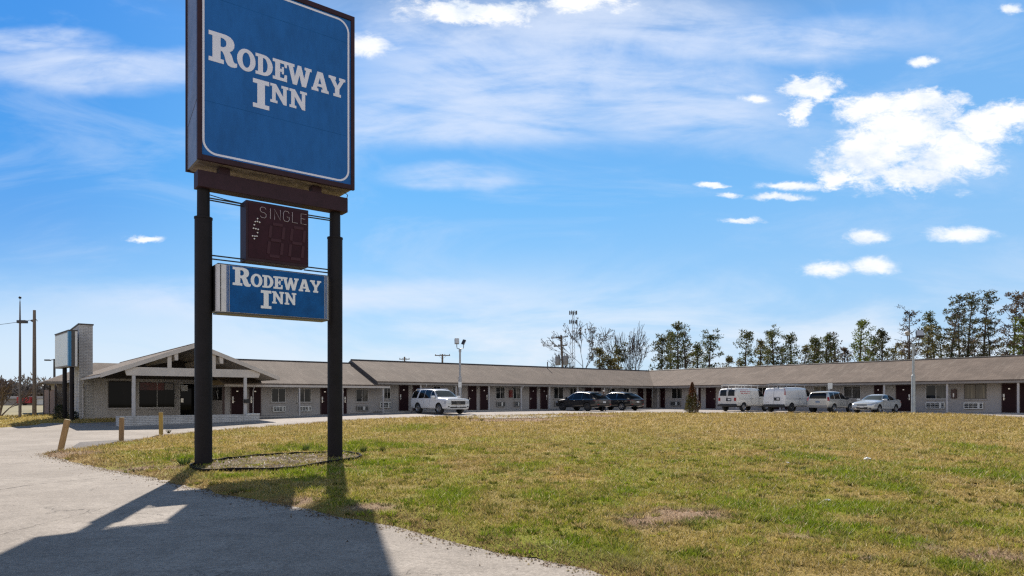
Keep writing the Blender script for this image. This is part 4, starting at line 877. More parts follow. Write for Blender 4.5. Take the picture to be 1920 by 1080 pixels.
# walls
YW = 6.0; wl, wr = FO.x(148, YW) + .8, XL - OX - .004
MB().box(wl, wr, YW, 25.5, -.1, EO - .05).build('wall', M_BRICKO, of)
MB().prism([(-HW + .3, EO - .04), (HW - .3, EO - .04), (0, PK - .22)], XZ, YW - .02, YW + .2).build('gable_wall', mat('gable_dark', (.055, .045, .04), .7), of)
def fpane(a, b, za, zb, gl=M_OFFG, fr=M_WFR, mull=False):
    return window(of, FO.x(a, YW), FO.x(b, YW), za, zb, YW, gl, fr, mull, False)
zs = 1.07
o1 = fpane(202.5, 248, zs, 3.0, M_OFFG, M_WDARK); o2 = fpane(259.5, 328.5, zs, 2.98, M_OFFG, M_WFR, True)
MB().box(FO.x(201, YW), FO.x(334, YW), YW - .12, YW - .001, zs - .1, zs - .004).build('window_sill', M_TRIM, of)
# red reflection in the office glass, painted as a thin panel
MB().box(FO.x(262, YW), FO.x(308, YW), YW - .016, YW - .0125, 2.35, 2.9).build('red_reflection', mat('reflection_red', (.24, .02, .02), .35, c2=(.05, .01, .02), vscale=1.2), o2)
MB().box(FO.x(309, YW), FO.x(325, YW), YW - .016, YW - .0125, 2.4, 2.85).build('pale_poster', mat('poster_pale', (.28, .26, .25), .4), o2)
x0, x1 = FO.x(335, YW), FO.x(367, YW)
gd = MB().box(x0 + .08, x1 - .08, YW - .03, YW - .02, .5, 2.85).build('glass_door', M_OFFG, of)
MB().box(x0, x0 + .09, YW - .09, YW - .002, .42, 2.93).box(x1 - .09, x1, YW - .09, YW - .002, .42, 2.93).box(x0 + .09, x1 - .09, YW - .09, YW - .002, 2.84, 2.93).build('door_frame', M_WFR, gd)
MB().box(x0 + .12, x0 + .30, YW - .14, YW - .03, 1.45, 1.75).build('handle', M_STEEL, gd); MB().box(x0 + .15, x0 + .62, YW - .036, YW - .031, 2.3, 2.75).build('notice_card', M_PLATE, gd)
tag(MB().prism([FO.w(wl + 2.6, 3.4), FO.w(wr, 3.4), FO.w(wr, YW - .004), FO.w(wl + 2.6, YW - .004)], XY, -.2, .40).build('porch_slab', M_WALK), kind='structure')
MB().tube([(-HW - .02, YW - .9, EO - .2), (-HW + .0, YW - .85, EO - .42), (-HW + .05, YW - .1, EO - .75), (-HW + .05, YW - .1, .45), (-HW - .12, YW - .2, .28)], .055, 10).build('downspout', M_TRIM, of, True)
# tall brick fin beside the front wall
fx0 = FO.x(148, YW); zt = 6.83
fn = MB().box(fx0, fx0 + .82, YW - .03, YW + 6.3, -.1, zt).build('brick_fin', M_BRICKW, of); MB().box(fx0 - .05, fx0 + .87, YW - .08, YW + 6.35, zt + .002, zt + .09).build('coping', M_RAKED, fn)
# cross roof at the rear
RX0 = FO.x(85, 18.0); rr = MB(); ey, my, ez, pz = 18.0, 23.0, 3.15, 5.0
roof_slab(rr, [(RX0, ey, ez), (6, ey, ez), (6, my, pz), (RX0 + 4, my, pz)]); roof_slab(rr, [(RX0, ey, ez), (RX0 + 4, my, pz), (RX0, 2 * my - ey, ez)]); roof_slab(rr, [(6, my, pz), (6, 2 * my - ey, ez), (RX0, 2 * my - ey, ez), (RX0 + 4, my, pz)])
rr.build('rear_roof', M_SHIN, of)
MB().box(FO.x(107, ey + .55), 2, ey + .55, 27.4, 0, ez - .11).build('rear_wall', mat('rear_stucco', (.36, .31, .26), .8, var=.12), of)
MB().tube([(RX0 - .05, ey - .02, ez - .1), (RX0 + .05, ey + .0, ez - .45), (RX0 + .5, ey + .4, ez - .8), (RX0 + .55, ey + .45, .3)], .06, 8).build('downspout', M_RAKED, of, True)
MB().box(RX0 - .1, 2, ey - .1, ey - .003, ez - .2, ez + .01).build('gutter', M_FASCD, of)
# white planter wall before the canopy posts
px0, px1 = FO.x(222, YF - .35), FO.x(486.5, YF - .35); (wx, wy) = FO.w((px0 + px1) / 2, YF)
pl = thing('planter_wall', 'low white brick planter wall in front of the office canopy', 'planter', (wx, wy, 0), ANG_B); L = (px1 - px0) / 2
MB().box(-L, L, -.35, -.15, -.2, .70).box(-L, L, .45, .62, -.2, .70).box(-L, -L + .2, -.15, .45, -.2, .70).box(L - .2, L, -.15, .45, -.2, .70).build('brick_wall', M_BRICKW, pl)
MB().box(L - .75, L + .03, -.38, .65, .702, .76).build('cap_stone', M_PLATE, pl)
MB().box(-L + .2, L - .2, -.15, .45, .3, .58).build('planter_soil', mat('planter_earth', (.07, .055, .04), .95, var=.3), pl)
# ------------------------------------------------------------------ double-post reader sign by the brick fin
a, b = Vector((-29.32, 45.6)), Vector((-32.45, 48.9)); dv = (b - a); Ls = dv.length; ang = math.atan2(-dv.y, -dv.x)
rs = thing('reader_sign', 'blank faded panel sign on two black posts beside the tall brick fin', 'sign', ((a.x + b.x) / 2, (a.y + b.y) / 2, 0), ang); h = Ls / 2
cb = MB().box(-h, h, -.24, .24, 3.87, 6.26).build('sign_cabinet', M_FASCD, rs, bevel=.02)
MB().box(-h + .04, h - .34, -.25, -.241, 3.98, 6.16).build('sign_face', mat('faded_panel', (.80, .84, .83), .5, c2=(.70, .76, .77), vscale=1.4), cb)
MB().box(h - .33, h + .004, -.255, -.243, 3.9, 6.24).box(h + .001, h + .012, -.2425, -.10, 3.9, 6.24).build('blue_stripe', mat('stripe_blue', (.01, .16, .33), .4), cb)
MB().box(h + .001, h + .012, -.09, .1, 3.9, 6.24).build('end_dark', M_RAKED, cb); MB().box(h + .001, h + .03, .11, .245, 3.9, 6.24).build('end_trim', M_AC, cb)
MB().box(-h - .03, h + .03, -.27, .27, 6.262, 6.33).build('top_cap', M_RAKED, cb)
for xx in (h - .35, -h * .15): MB().lathe([(0, -.1), (.135, -.1), (.135, 3.868), (0, 3.868)], 20, (xx, 0, 0)).build('post', M_POLE, rs, True)
# ------------------------------------------------------------------ bollards, fence, poles, lamps
M_WOOD = mat('bollard_wood', (.42, .27, .12), .75, c2=(.30, .18, .08), vscale=5, stretch=(3, 3, .5), bump=.3, bscale=14)
M_WOODY = mat('bollard_yellow', (.42, .28, .05), .7, c2=(.30, .19, .06), vscale=4, stretch=(3, 3, .5), bump=.3, bscale=14)
M_WOODB = mat('bollard_brown', (.33, .20, .09), .75, c2=(.22, .13, .06), vscale=4, stretch=(3, 3, .5), bump=.3, bscale=14)
def bollard(px, py, h, wd, m, lean, label):
    x, y = gp(px, py); t = thing('bollard', label, 'bollard', (x, y, float(gz(x, y))), R(25), 'wooden bollards along the driveway edge'); t.rotation_euler = (lean[0], lean[1], R(20))
    MB().box(-wd / 2, wd / 2, -wd / 2, wd / 2, -.25, h).build('bollard_post', m, t, bevel=.015)
    MB().box(-wd * .45, wd * .45, -wd * .45, wd * .45, h + .001, h + .012).build('top_face', mat('end_grain', (.40, .30, .15), .8, var=.2, vscale=9), t)
    return t
bollard(113, 846.5, 1.06, .16, M_WOOD, (R(0), R(11)), 'leaning wooden bollard nearest the viewer at the driveway edge')
bollard(227.5, 827, .95, .17, M_WOODB, (0, R(1)), 'upright brown wooden bollard between the leaning one and the yellow one')
bollard(302, 815, 1.06, .17, M_WOODY, (0, R(-.5)), 'upright yellowish wooden bollard farthest along the driveway edge')
# privacy fence beside the rear of the office
fa, fb_ = Vector((-39.4, 57.5)), Vector((-37.1, 55.5)); dv = fb_ - fa; fl = dv.length
fe = thing('privacy_fence', 'reddish-brown board fence with dark posts at the left end of the office', 'fence', (fa.x, fa.y, float(gz(fa.x, fa.y))), math.atan2(dv.y, dv.x))
M_FENCE = mat('fence_boards', (.22, .15, .125), .8, c2=(.31, .22, .185), vscale=3, stretch=(8, 8, .4)); M_FP = mat('fence_post', (.05, .035, .03), .6)
for i in range(2):
    k = MB(); n = 9
    for j in range(n):
        a = fl / 2 * i + .08 + (fl / 2 - .12) * j / n; k.box(a, a + (fl / 2 - .12) / n - .012, -.02, .02, .03, 2.0)
    k.build('fence_panel', M_FENCE, fe)
for i in range(3):
    k = MB().box(fl / 2 * i - .06, fl / 2 * i + .06, -.07, .07, -.1, 2.15).build('fence_post', M_FP, fe); MB().lathe([(0, 0), (.09, .02), (.10, .12), (.05, .2), (.03, .26), (0, .28)], 10, (fl / 2 * i, 0, 2.152)).build('finial', M_FP, k, True)
M_GALV = mat('galvanised', (.34, .35, .37), .45, .5, var=.15, vscale=3)
M_UTIL = mat('utility_wood', (.17, .135, .11), .85, var=.25, vscale=2, stretch=(4, 4, .3)); M_DKM = mat('dark_metal', (.045, .045, .05), .45, .3)
M_PBLUE = mat('pole_pale', (.36, .40, .41), .5, var=.15, vscale=2)
def at(px, Y): return (px - 960) / F * Y
def zt_(py, Y): return CAM_Z + (HZ - py) / F * Y
# tall slim pole at far left
Y = 50; x = at(37.5, Y); t = thing('light_pole', 'tall slim metal pole with ball top and a box lamp at far left', 'light pole', (x, Y, .3))
p = MB().lathe([(0, -.3), (.10, -.3), (.085, 3), (.06, zt_(603, Y) - .3), (.035, zt_(565, Y) - .3), (0, zt_(565, Y) - .3)], 12).build('pole', mat('pole_brown', (.13, .11, .105), .5), t, True)
zb = zt_(558, Y) - .3; MB().lathe([(0, -.1), (.07, -.07), (.1, 0), (.07, .07), (0, .1)], 12, (0, 0, zb)).tube([(0, 0, zb - .26), (0, 0, zb - .08)], .02, 6).build('ball_finial', M_DKM, p, True)
MB().box(-.16, .5, -.15, .15, zt_(606, Y) - .3, zt_(600.5, Y) - .3).build('lamp_box', M_DKM, t, bevel=.02)
# plain wooden pole beside it
Y = 53; x = at(64.5, Y); t = thing('utility_pole', 'plain grey-brown wooden pole without crossarm at far left', 'utility pole', (x, Y, .3))
MB().lathe([(0, -.3), (.15, -.3), (.13, 4), (.10, zt_(581.5, Y) - .3), (0, zt_(581.5, Y) - .3)], 12).build('pole', M_UTIL, t, True)
MB().box(-.25, -.1, -.03, .03, zt_(603, Y) - .3, zt_(600, Y) - .3).tube([(-.12, 0, zt_(604, Y) - .3), (-.34, 0, zt_(600, Y) - .3)], .02, 6).tube([(.1, 0, zt_(598, Y) - .3), (.24, 0, zt_(602, Y) - .3)], .025, 6).build('bracket', M_DKM, t)
# service wire into the pole
Y = 53; P0 = Vector((at(64, Y), Y, zt_(599, Y))); P1 = Vector((at(-160, 60), 60, zt_(602, 60)))
pts = [P0.lerp(P1, i / 16) - Vector((0, 0, .5 * math.sin(math.pi * i / 16))) for i in range(17)]
tag(MB().tube(pts, .018, 5).build('service_wire', M_WIRE), 'thin black wire strung leftwards from the plain wooden pole', 'wire')
# arm lamp behind the office
Y = 72; x = at(102, Y); t = thing('street_lamp', 'dark street lamp with one flat arm behind the office roof', 'street lamp', (x, Y, .5))
MB().lathe([(0, -.3), (.13, -.3), (.10, zt_(673, Y) - .5), (0, zt_(673, Y) - .5)], 10).build('pole', M_DKM, t, True)
MB().bar((0, 0, zt_(674.5, Y) - .5), (-.45, 0, zt_(675, Y) - .5), .07, .07).build('arm', M_DKM, t); MB().box(-.98, -.42, -.16, .16, zt_(676.5, Y) - .5, zt_(674, Y) - .5).build('lamp_head', M_DKM, t, bevel=.02)
# two-headed floodlight poles
def flood(px, Y, ytop, heads, label, m, base, rad):
    x = at(px, Y); t = thing('floodlight_pole', label, 'light pole', (x, Y, base), 0, 'floodlight poles of the car park'); zp = zt_(ytop, Y) - base
    p = MB().lathe([(0, -.2), (rad * 1.15, -.2), (rad, zp * .55), (rad * .62, zp * .56), (rad * .6, zp - .25), (rad * .85, zp - .24), (rad * .85, zp), (0, zp)], 14).build('pole', m, t, True)
    for (dx, dy, dz, w_, h_, tilt, lab) in heads:
        k = MB().tube([(0, 0, zp), (dx * .35, 0, zp + .05), (dx * .9, 0, zp + .08), (dx, 0, zp + .25), (dx, dy, zp + dz - h_ * .4)], .03, 8).build('arm', M_DKM, t, True)
        hd = MB().box(-w_ / 2, w_ / 2, -.14, .14, -h_ / 2, h_ / 2).build('lamp_head', M_GALV if lab == 'g' else M_DKM, t, bevel=.02); hd.location = (dx, dy, zp + dz); hd.rotation_euler = tilt
        ln = MB().box(-w_ / 2 + .03, w_ / 2 - .03, -.155, -.141, -h_ / 2 + .03, h_ / 2 - .03).build('lens', mat('lamp_lens', (.5, .52, .55), .15), hd)
    return t
t = flood(862.5, 57.5, 655, [(-.27, 0, .68, .36, .46, (R(-10), 0, R(15)), 'g'), (.30, .1, .62, .12, .44, (R(15), R(24), R(70)), 'd')], 'grey floodlight pole with upswept twin arms behind the white SUV', M_GALV, .7, .13)
MB().box(-.13, .15, -.2, -.12, zt_(726.5, 57.5) - .7, zt_(716, 57.5) - .7).build('junction_box', M_PLATE, t)
flood(1712.5, 51.5, 645, [(.42, -.1, .75, .50, .52, (R(-30), 0, R(-20)), 'd'), (-.40, .1, .80, .12, .34, (R(-30), R(-20), R(70)), 'g')], 'pale blue-grey floodlight pole in front of the right wing, right of the sedan', M_PBLUE, .6, .13)
# small sign post near the silver SUV
Y = 58; x = at(1556, Y); t = thing('sign_post', 'small white sign plate on a post behind the silver SUV', 'sign', (x, Y, .6))
MB().tube([(0, 0, -.1), (0, 0, zt_(719, Y) - .6)], .035, 8).build('post', M_GALV, t); MB().box(-.19, .19, -.06, -.04, zt_(729, Y) - .6, zt_(718, Y) - .6).build('plate', M_PLATE, t)
# utility poles beyond the roofs
def util(px, Y, ytop, arms, label, rot=0.0, lean=0.0):
    x = at(px, Y); t = thing('utility_pole', label, 'utility pole', (x, Y, .4), rot); zp = zt_(ytop, Y) - .4; t.rotation_euler = (0, lean, rot)
    MB().lathe([(0, -.3), (.2, -.3), (.14, zp), (0, zp)], 10).build('pole', M_UTIL, t, True)
    for py, a, b in arms:
        z = zt_(py, Y) - .4; k = MB().box(a, b, -.16, -.05, z - .07, z + .07).build('crossarm', M_UTIL, t)
        n = 4
        for i in range(n): xx = a + .1 + (b - a - .2) * i / (n - 1); MB().lathe([(0, 0), (.05, 0), (.06, .1), (.03, .17), (0, .18)], 8, (xx, -.1, z + .072)).build('insulator', M_DKM, k)
        MB().bar((a * .5, -.16, z - .06), (0, -.12, z - .6), .04, .03).bar((b * .5, -.16, z - .06), (0, -.12, z - .6), .04, .03).build('brace', M_DKM, k)
    return t
util(758.5, 125, 669, [(673.5, -.95, .95)], 'smaller distant utility pole with one crossarm above the low roof line')
util(829.5, 110, 664, [(666.5, -1.2, 1.25)], 'distant utility pole with one wide crossarm left of the floodlight pole')
t = util(1059, 95, 628, [(632, -1.45, 1.05), (648, -1.1, .85)], 'utility pole with two crossarms and twin transformers before the bare trees', R(-24), R(-3.2))
for dxp in (-.55, .62):
    z = zt_(676, 95) - .4; k = MB().lathe([(0, -.6), (.36, -.6), (.38, -.5), (.38, .5), (.30, .6), (0, .62)], 16, (dxp, -.3, z)).build('transformer', M_ACG, t, True)
    MB().lathe([(0, 0), (.05, 0), (.04, .25), (0, .26)], 8, (dxp - .12, -.3, z + .61)).lathe([(0, 0), (.05, 0), (.04, .25), (0, .26)], 8, (dxp + .12, -.3, z + .61)).build('bushings', M_DKM, k)
# cell tower
Y = 230; x = at(1074.5, Y); t = thing('cell_tower', 'slim lattice cell tower with two antenna rings above the bare trees', 'tower', (x, Y, 0)); H = zt_(583, Y)
k = MB()
for i in range(3): a = i * 2.09; k.tube([(.9 * math.cos(a), .9 * math.sin(a), 0), (.32 * math.cos(a), .32 * math.sin(a), H)], .07, 5)
n = 30
for i in range(n):
    for j in range(3):
        a, b = j * 2.09 + (2.09 if i % 2 else 0), j * 2.09 + (0 if i % 2 else 2.09); r0, r1 = .9 - .58 * i / n, .9 - .58 * (i + 1) / n
        k.tube([(r0 * math.cos(a), r0 * math.sin(a), H * i / n), (r1 * math.cos(b), r1 * math.sin(b), H * (i + 1) / n)], .035, 4)
k.build('mast', M_GALV, t)
for py in (586.5, 603.5):
    z = zt_(py, Y)
    for i in range(9):
        a = i * .698; c, s = math.cos(a) * 1.25, math.sin(a) * 1.25
        o = MB().bar((c, s, z - .65), (c, s, z + .65), .3, .22, (1, 0, 0)).build('antenna', M_DKM, t)
    MB().tube([(1.15 * math.cos(i * .698), 1.15 * math.sin(i * .698), z) for i in range(10)], .06, 5).build('antenna_ring', M_GALV, t)
# store far off at left
Y = 118; x = at(50, Y); st_ = thing('store_building', 'distant low store with red canopy and pale walls behind the left poles', 'store', (x, Y, .4), R(6))
MB().box(-16, 7, 0, 9, -.5, 1.3).build('wall', mat('store_wall', (.33, .29, .26), .8, var=.15), st_)
MB().box(-16.3, 7.3, -.3, 9.3, 1.3, 1.75).build('roof', mat('store_roof', (.42, .40, .40), .7), st_); MB().box(-1.1, 1.1, -.9, -.31, .55, 1.6).build('red_canopy', mat('canopy_red', (.42, .03, .035), .5), st_)
MB().box(-.6, .0, -.02, .0, -.4, .5).build('window', M_SLOT, st_); MB().box(1.7, 3.6, -.06, 0, .3, 1.25).build('white_panel', M_PLATE, st_)
# clipped conifer at the lawn's far edge
def conifer():
    x, y = gp(1298, 774.5, .06); g = np.random.default_rng(12); n = 5200; H = 2.34
    t = thing('conifer_shrub', 'narrow rust-brown conifer shrub standing alone at the lawn\'s far edge', 'shrub', (x, y, float(gz(x, y)) + .05))
    hh = g.beta(1.15, 1.5, n) * H; prof = .62 * (1 - (hh / H) ** 1.15) * (.55 + .45 * np.minimum(1, hh / .35)) + .02
    a = g.uniform(0, 6.283, n); lob = 1 + .22 * np.sin(a * 5 + hh * 4) + .16 * np.sin(a * 3 - hh * 7); r = prof * lob * np.sqrt(g.uniform(.25, 1, n))
    cx, cy = r * np.cos(a), r * np.sin(a); L = g.uniform(.05, .13, n); wd = g.uniform(.015, .035, n); up = g.uniform(.4, 1.4, n)
    d = np.stack([np.cos(a), np.sin(a), up], 1); d /= np.linalg.norm(d, axis=1)[:, None]; s = np.stack([-np.sin(a + g.uniform(-1, 1, n)), np.cos(a), g.uniform(-.5, .5, n)], 1)
    c = np.stack([cx, cy, hh], 1); v = np.stack([c - s * wd[:, None], c + s * wd[:, None], c + d * L[:, None]], 1)
    rust, grn = np.array((.115, .05, .024)), np.array((.085, .075, .022)); mixv = sm((fbm(np.cos(a) * 1.2 + 4, hh * 1.3, 6, 3) - .5) / .15) * (hh < 1.5)
    col = (rust + (grn - rust) * mixv[:, None]) * g.uniform(.6, 1.5, (n, 1)); fast_mesh('crown', v.reshape(-1, 3), np.arange(n * 3).reshape(-1, 3), M_BLADE, t, np.repeat(col, 3, 0))
    MB().tube([(0, 0, -.1), (0.02, 0, .9), (0, 0, 2.1)], [.05, .035, .01], 7).build('trunk', M_UTIL, t)
conifer()
def shrub(px, Y, h, wd, n, col, label, seed, z0=.3):
    t = thing('shrub', label, 'shrub', (at(px, Y), Y, z0)); g = np.random.default_rng(seed)
    a = g.uniform(0, 6.283, n); u = g.uniform(0, 1, n) ** .5; zz = g.uniform(0, 1, n); r = wd * .5 * u * np.sqrt(1 - (zz - .35) ** 2 / .45)
    c = np.stack([r * np.cos(a), r * np.sin(a), zz * h], 1); d = g.normal(size=(n, 3)); d /= np.linalg.norm(d, axis=1)[:, None]; s = np.cross(d, g.normal(size=(n, 3))); s /= np.linalg.norm(s, axis=1)[:, None]
    v = np.stack([c - s * .03, c + s * .03, c + d * .1], 1); fast_mesh('crown', v.reshape(-1, 3), np.arange(n * 3).reshape(-1, 3), M_BLADE, t, np.repeat(np.array(col) * g.uniform(.5, 1.5, (n, 1)), 3, 0))
    k = MB()
    for i in range(5): k.tube([(0, 0, -.05), (.25 * wd * math.cos(i * 1.3), .25 * wd * math.sin(i * 1.3), h * .7)], [.02, .008], 5)
    k.build('stems', M_UTIL, t)
shrub(113, 47.5, 1.0, .9, 700, (.035, .045, .022), 'dark shrub at the foot of the reader sign\'s left post', 3)
shrub(138, 47, .55, .8, 400, (.03, .04, .025), 'low dark shrub against the foot of the tall brick fin', 5)
# ------------------------------------------------------------------ trees
M_BARK = mat('bark', (.075, .055, .045), .9, var=.3, vscale=3, bump=.4, bscale=10)
M_BARKG = mat('bark_grey', (.20, .175, .155), .9, var=.3, vscale=3)
M_NEEDLE = attr_mat('needles', 0, 1, .3, .55, .25, 0)
PAL = {'pine': ((.052, .066, .022), (.125, .132, .038)), 'olive': ((.092, .084, .030), (.18, .152, .05)), 'brown': ((.092, .062, .042), (.18, .128, .08)), 'bright': ((.085, .115, .018), (.17, .20, .03)), 'dark': ((.044, .054, .022), (.105, .10, .04)), 'grey': ((.05, .042, .033), (.10, .08, .055))}
def crown_mesh(clumps, pal, g, par, ntri=44, size=.29):
    """clumps: (x, y, z, radius) rows; each a loose spray of small needle faces"""
    cl = np.array(clumps); m = len(cl); n = m * ntri; k = np.repeat(cl, ntri, 0)
    d = g.normal(size=(n, 3)); d /= np.linalg.norm(d, axis=1)[:, None]; rr = g.uniform(.05, 1, n) ** .6
    c = k[:, :3] + d * (k[:, 3] * rr)[:, None] * np.array((1, 1, .62))
    o = d + g.normal(size=(n, 3)) * .6 + np.array((0, 0, .35)); o /= np.linalg.norm(o, axis=1)[:, None]
    s = np.cross(o, g.normal(size=(n, 3))); s /= np.linalg.norm(s, axis=1)[:, None] + 1e-6
    L = size * g.uniform(.6, 1.3, n)[:, None]; W = L * g.uniform(.16, .34, n)[:, None]
    v = np.stack([c - s * W, c + s * W, c + o * L], 1)
    t = g.uniform(0, 1, (m, 1)); a, b = np.array(pal[0]), np.array(pal[1]); col = np.repeat(a + (b - a) * t, ntri, 0) * g.uniform(.7, 1.35, (n, 1))
    return fast_mesh('crown', v.reshape(-1, 3), np.arange(n * 3).reshape(-1, 3), M_NEEDLE, par, np.repeat(col, 3, 0))
def pine(px, Y, ytop, wpx, kind, label, seed, base=.45, dens=1.0, ntri=33, lean=0.0, flat=0.0, rad=1.0):
    g = np.random.default_rng(seed); H = zt_(ytop, Y) - .5; W = wpx / F * Y / 2
    t = thing('pine_tree' if kind not in ('brown', 'grey') else 'oak_tree', label, 'tree', (at(px, Y), Y, .5), g.uniform(0, 6.28), 'trees behind the right motel wing')
    tr = MB(); bend = g.normal(0, .012, 2); path = lambda h: Vector((bend[0] * h * h / 4 + lean * h, bend[1] * h * h / 4, h))
    tr.tube([path(H * f) for f in (-.02, .15, .35, .55, .75, .9, .99)], [.26, .2, .17, .13, .085, .05, .012], 7)
    clumps = []; nl = int(25 * dens); ga = g.uniform(0, 6.28)
    for i in range(nl):
        f = base + (1 - base) * ((i + g.uniform(0, 1)) / nl); rel = (f - base) / (1 - base)
        prof = (math.sin(min(1, rel * 1.7 + .18) * math.pi / 2)) * (1 - max(0, rel - .5) ** 1.6 * (2.0 - flat)); L = max(.3, W * prof * g.uniform(.5, 1.12)); ga += 2.4 + g.normal(0, .35)
        h0 = H * f; r0 = path(h0); up = .18 + .5 * rel + g.normal(0, .12); e = r0 + Vector((math.cos(ga) * L, math.sin(ga) * L, L * up)); mid = r0.lerp(e, .55) + Vector((0, 0, -.08 * L))
        tr.tube([r0, mid, e], [.055, .035, .012], 4, False)
        for q in np.linspace(.42, 1.02, max(2, int(L * 1.2))):
            p = r0.lerp(e, q) + Vector(g.normal(0, .16 + .1 * L * .5, 3)); clumps.append((p.x, p.y, p.z, g.uniform(.34, .66) * rad))
    for i in range(4): p = path(H * g.uniform(.93, 1.0)); clumps.append((p.x + g.normal(0, .2), p.y + g.normal(0, .2), p.z, g.uniform(.3, .5) * rad))
    # dead snags below the crown
    for i in range(5):
        f = g.uniform(min(.25, base), base + .05); a = g.uniform(0, 6.28); r0 = path(H * f); L = g.uniform(.5, 1.5); tr.tube([r0, r0 + Vector((math.cos(a) * L, math.sin(a) * L, .15 * L))], [.03, .008], 4, False)
    tr.build('trunk', M_BARK, t, True, fix=False); crown_mesh(clumps, PAL[kind], g, t, ntri)
    return t
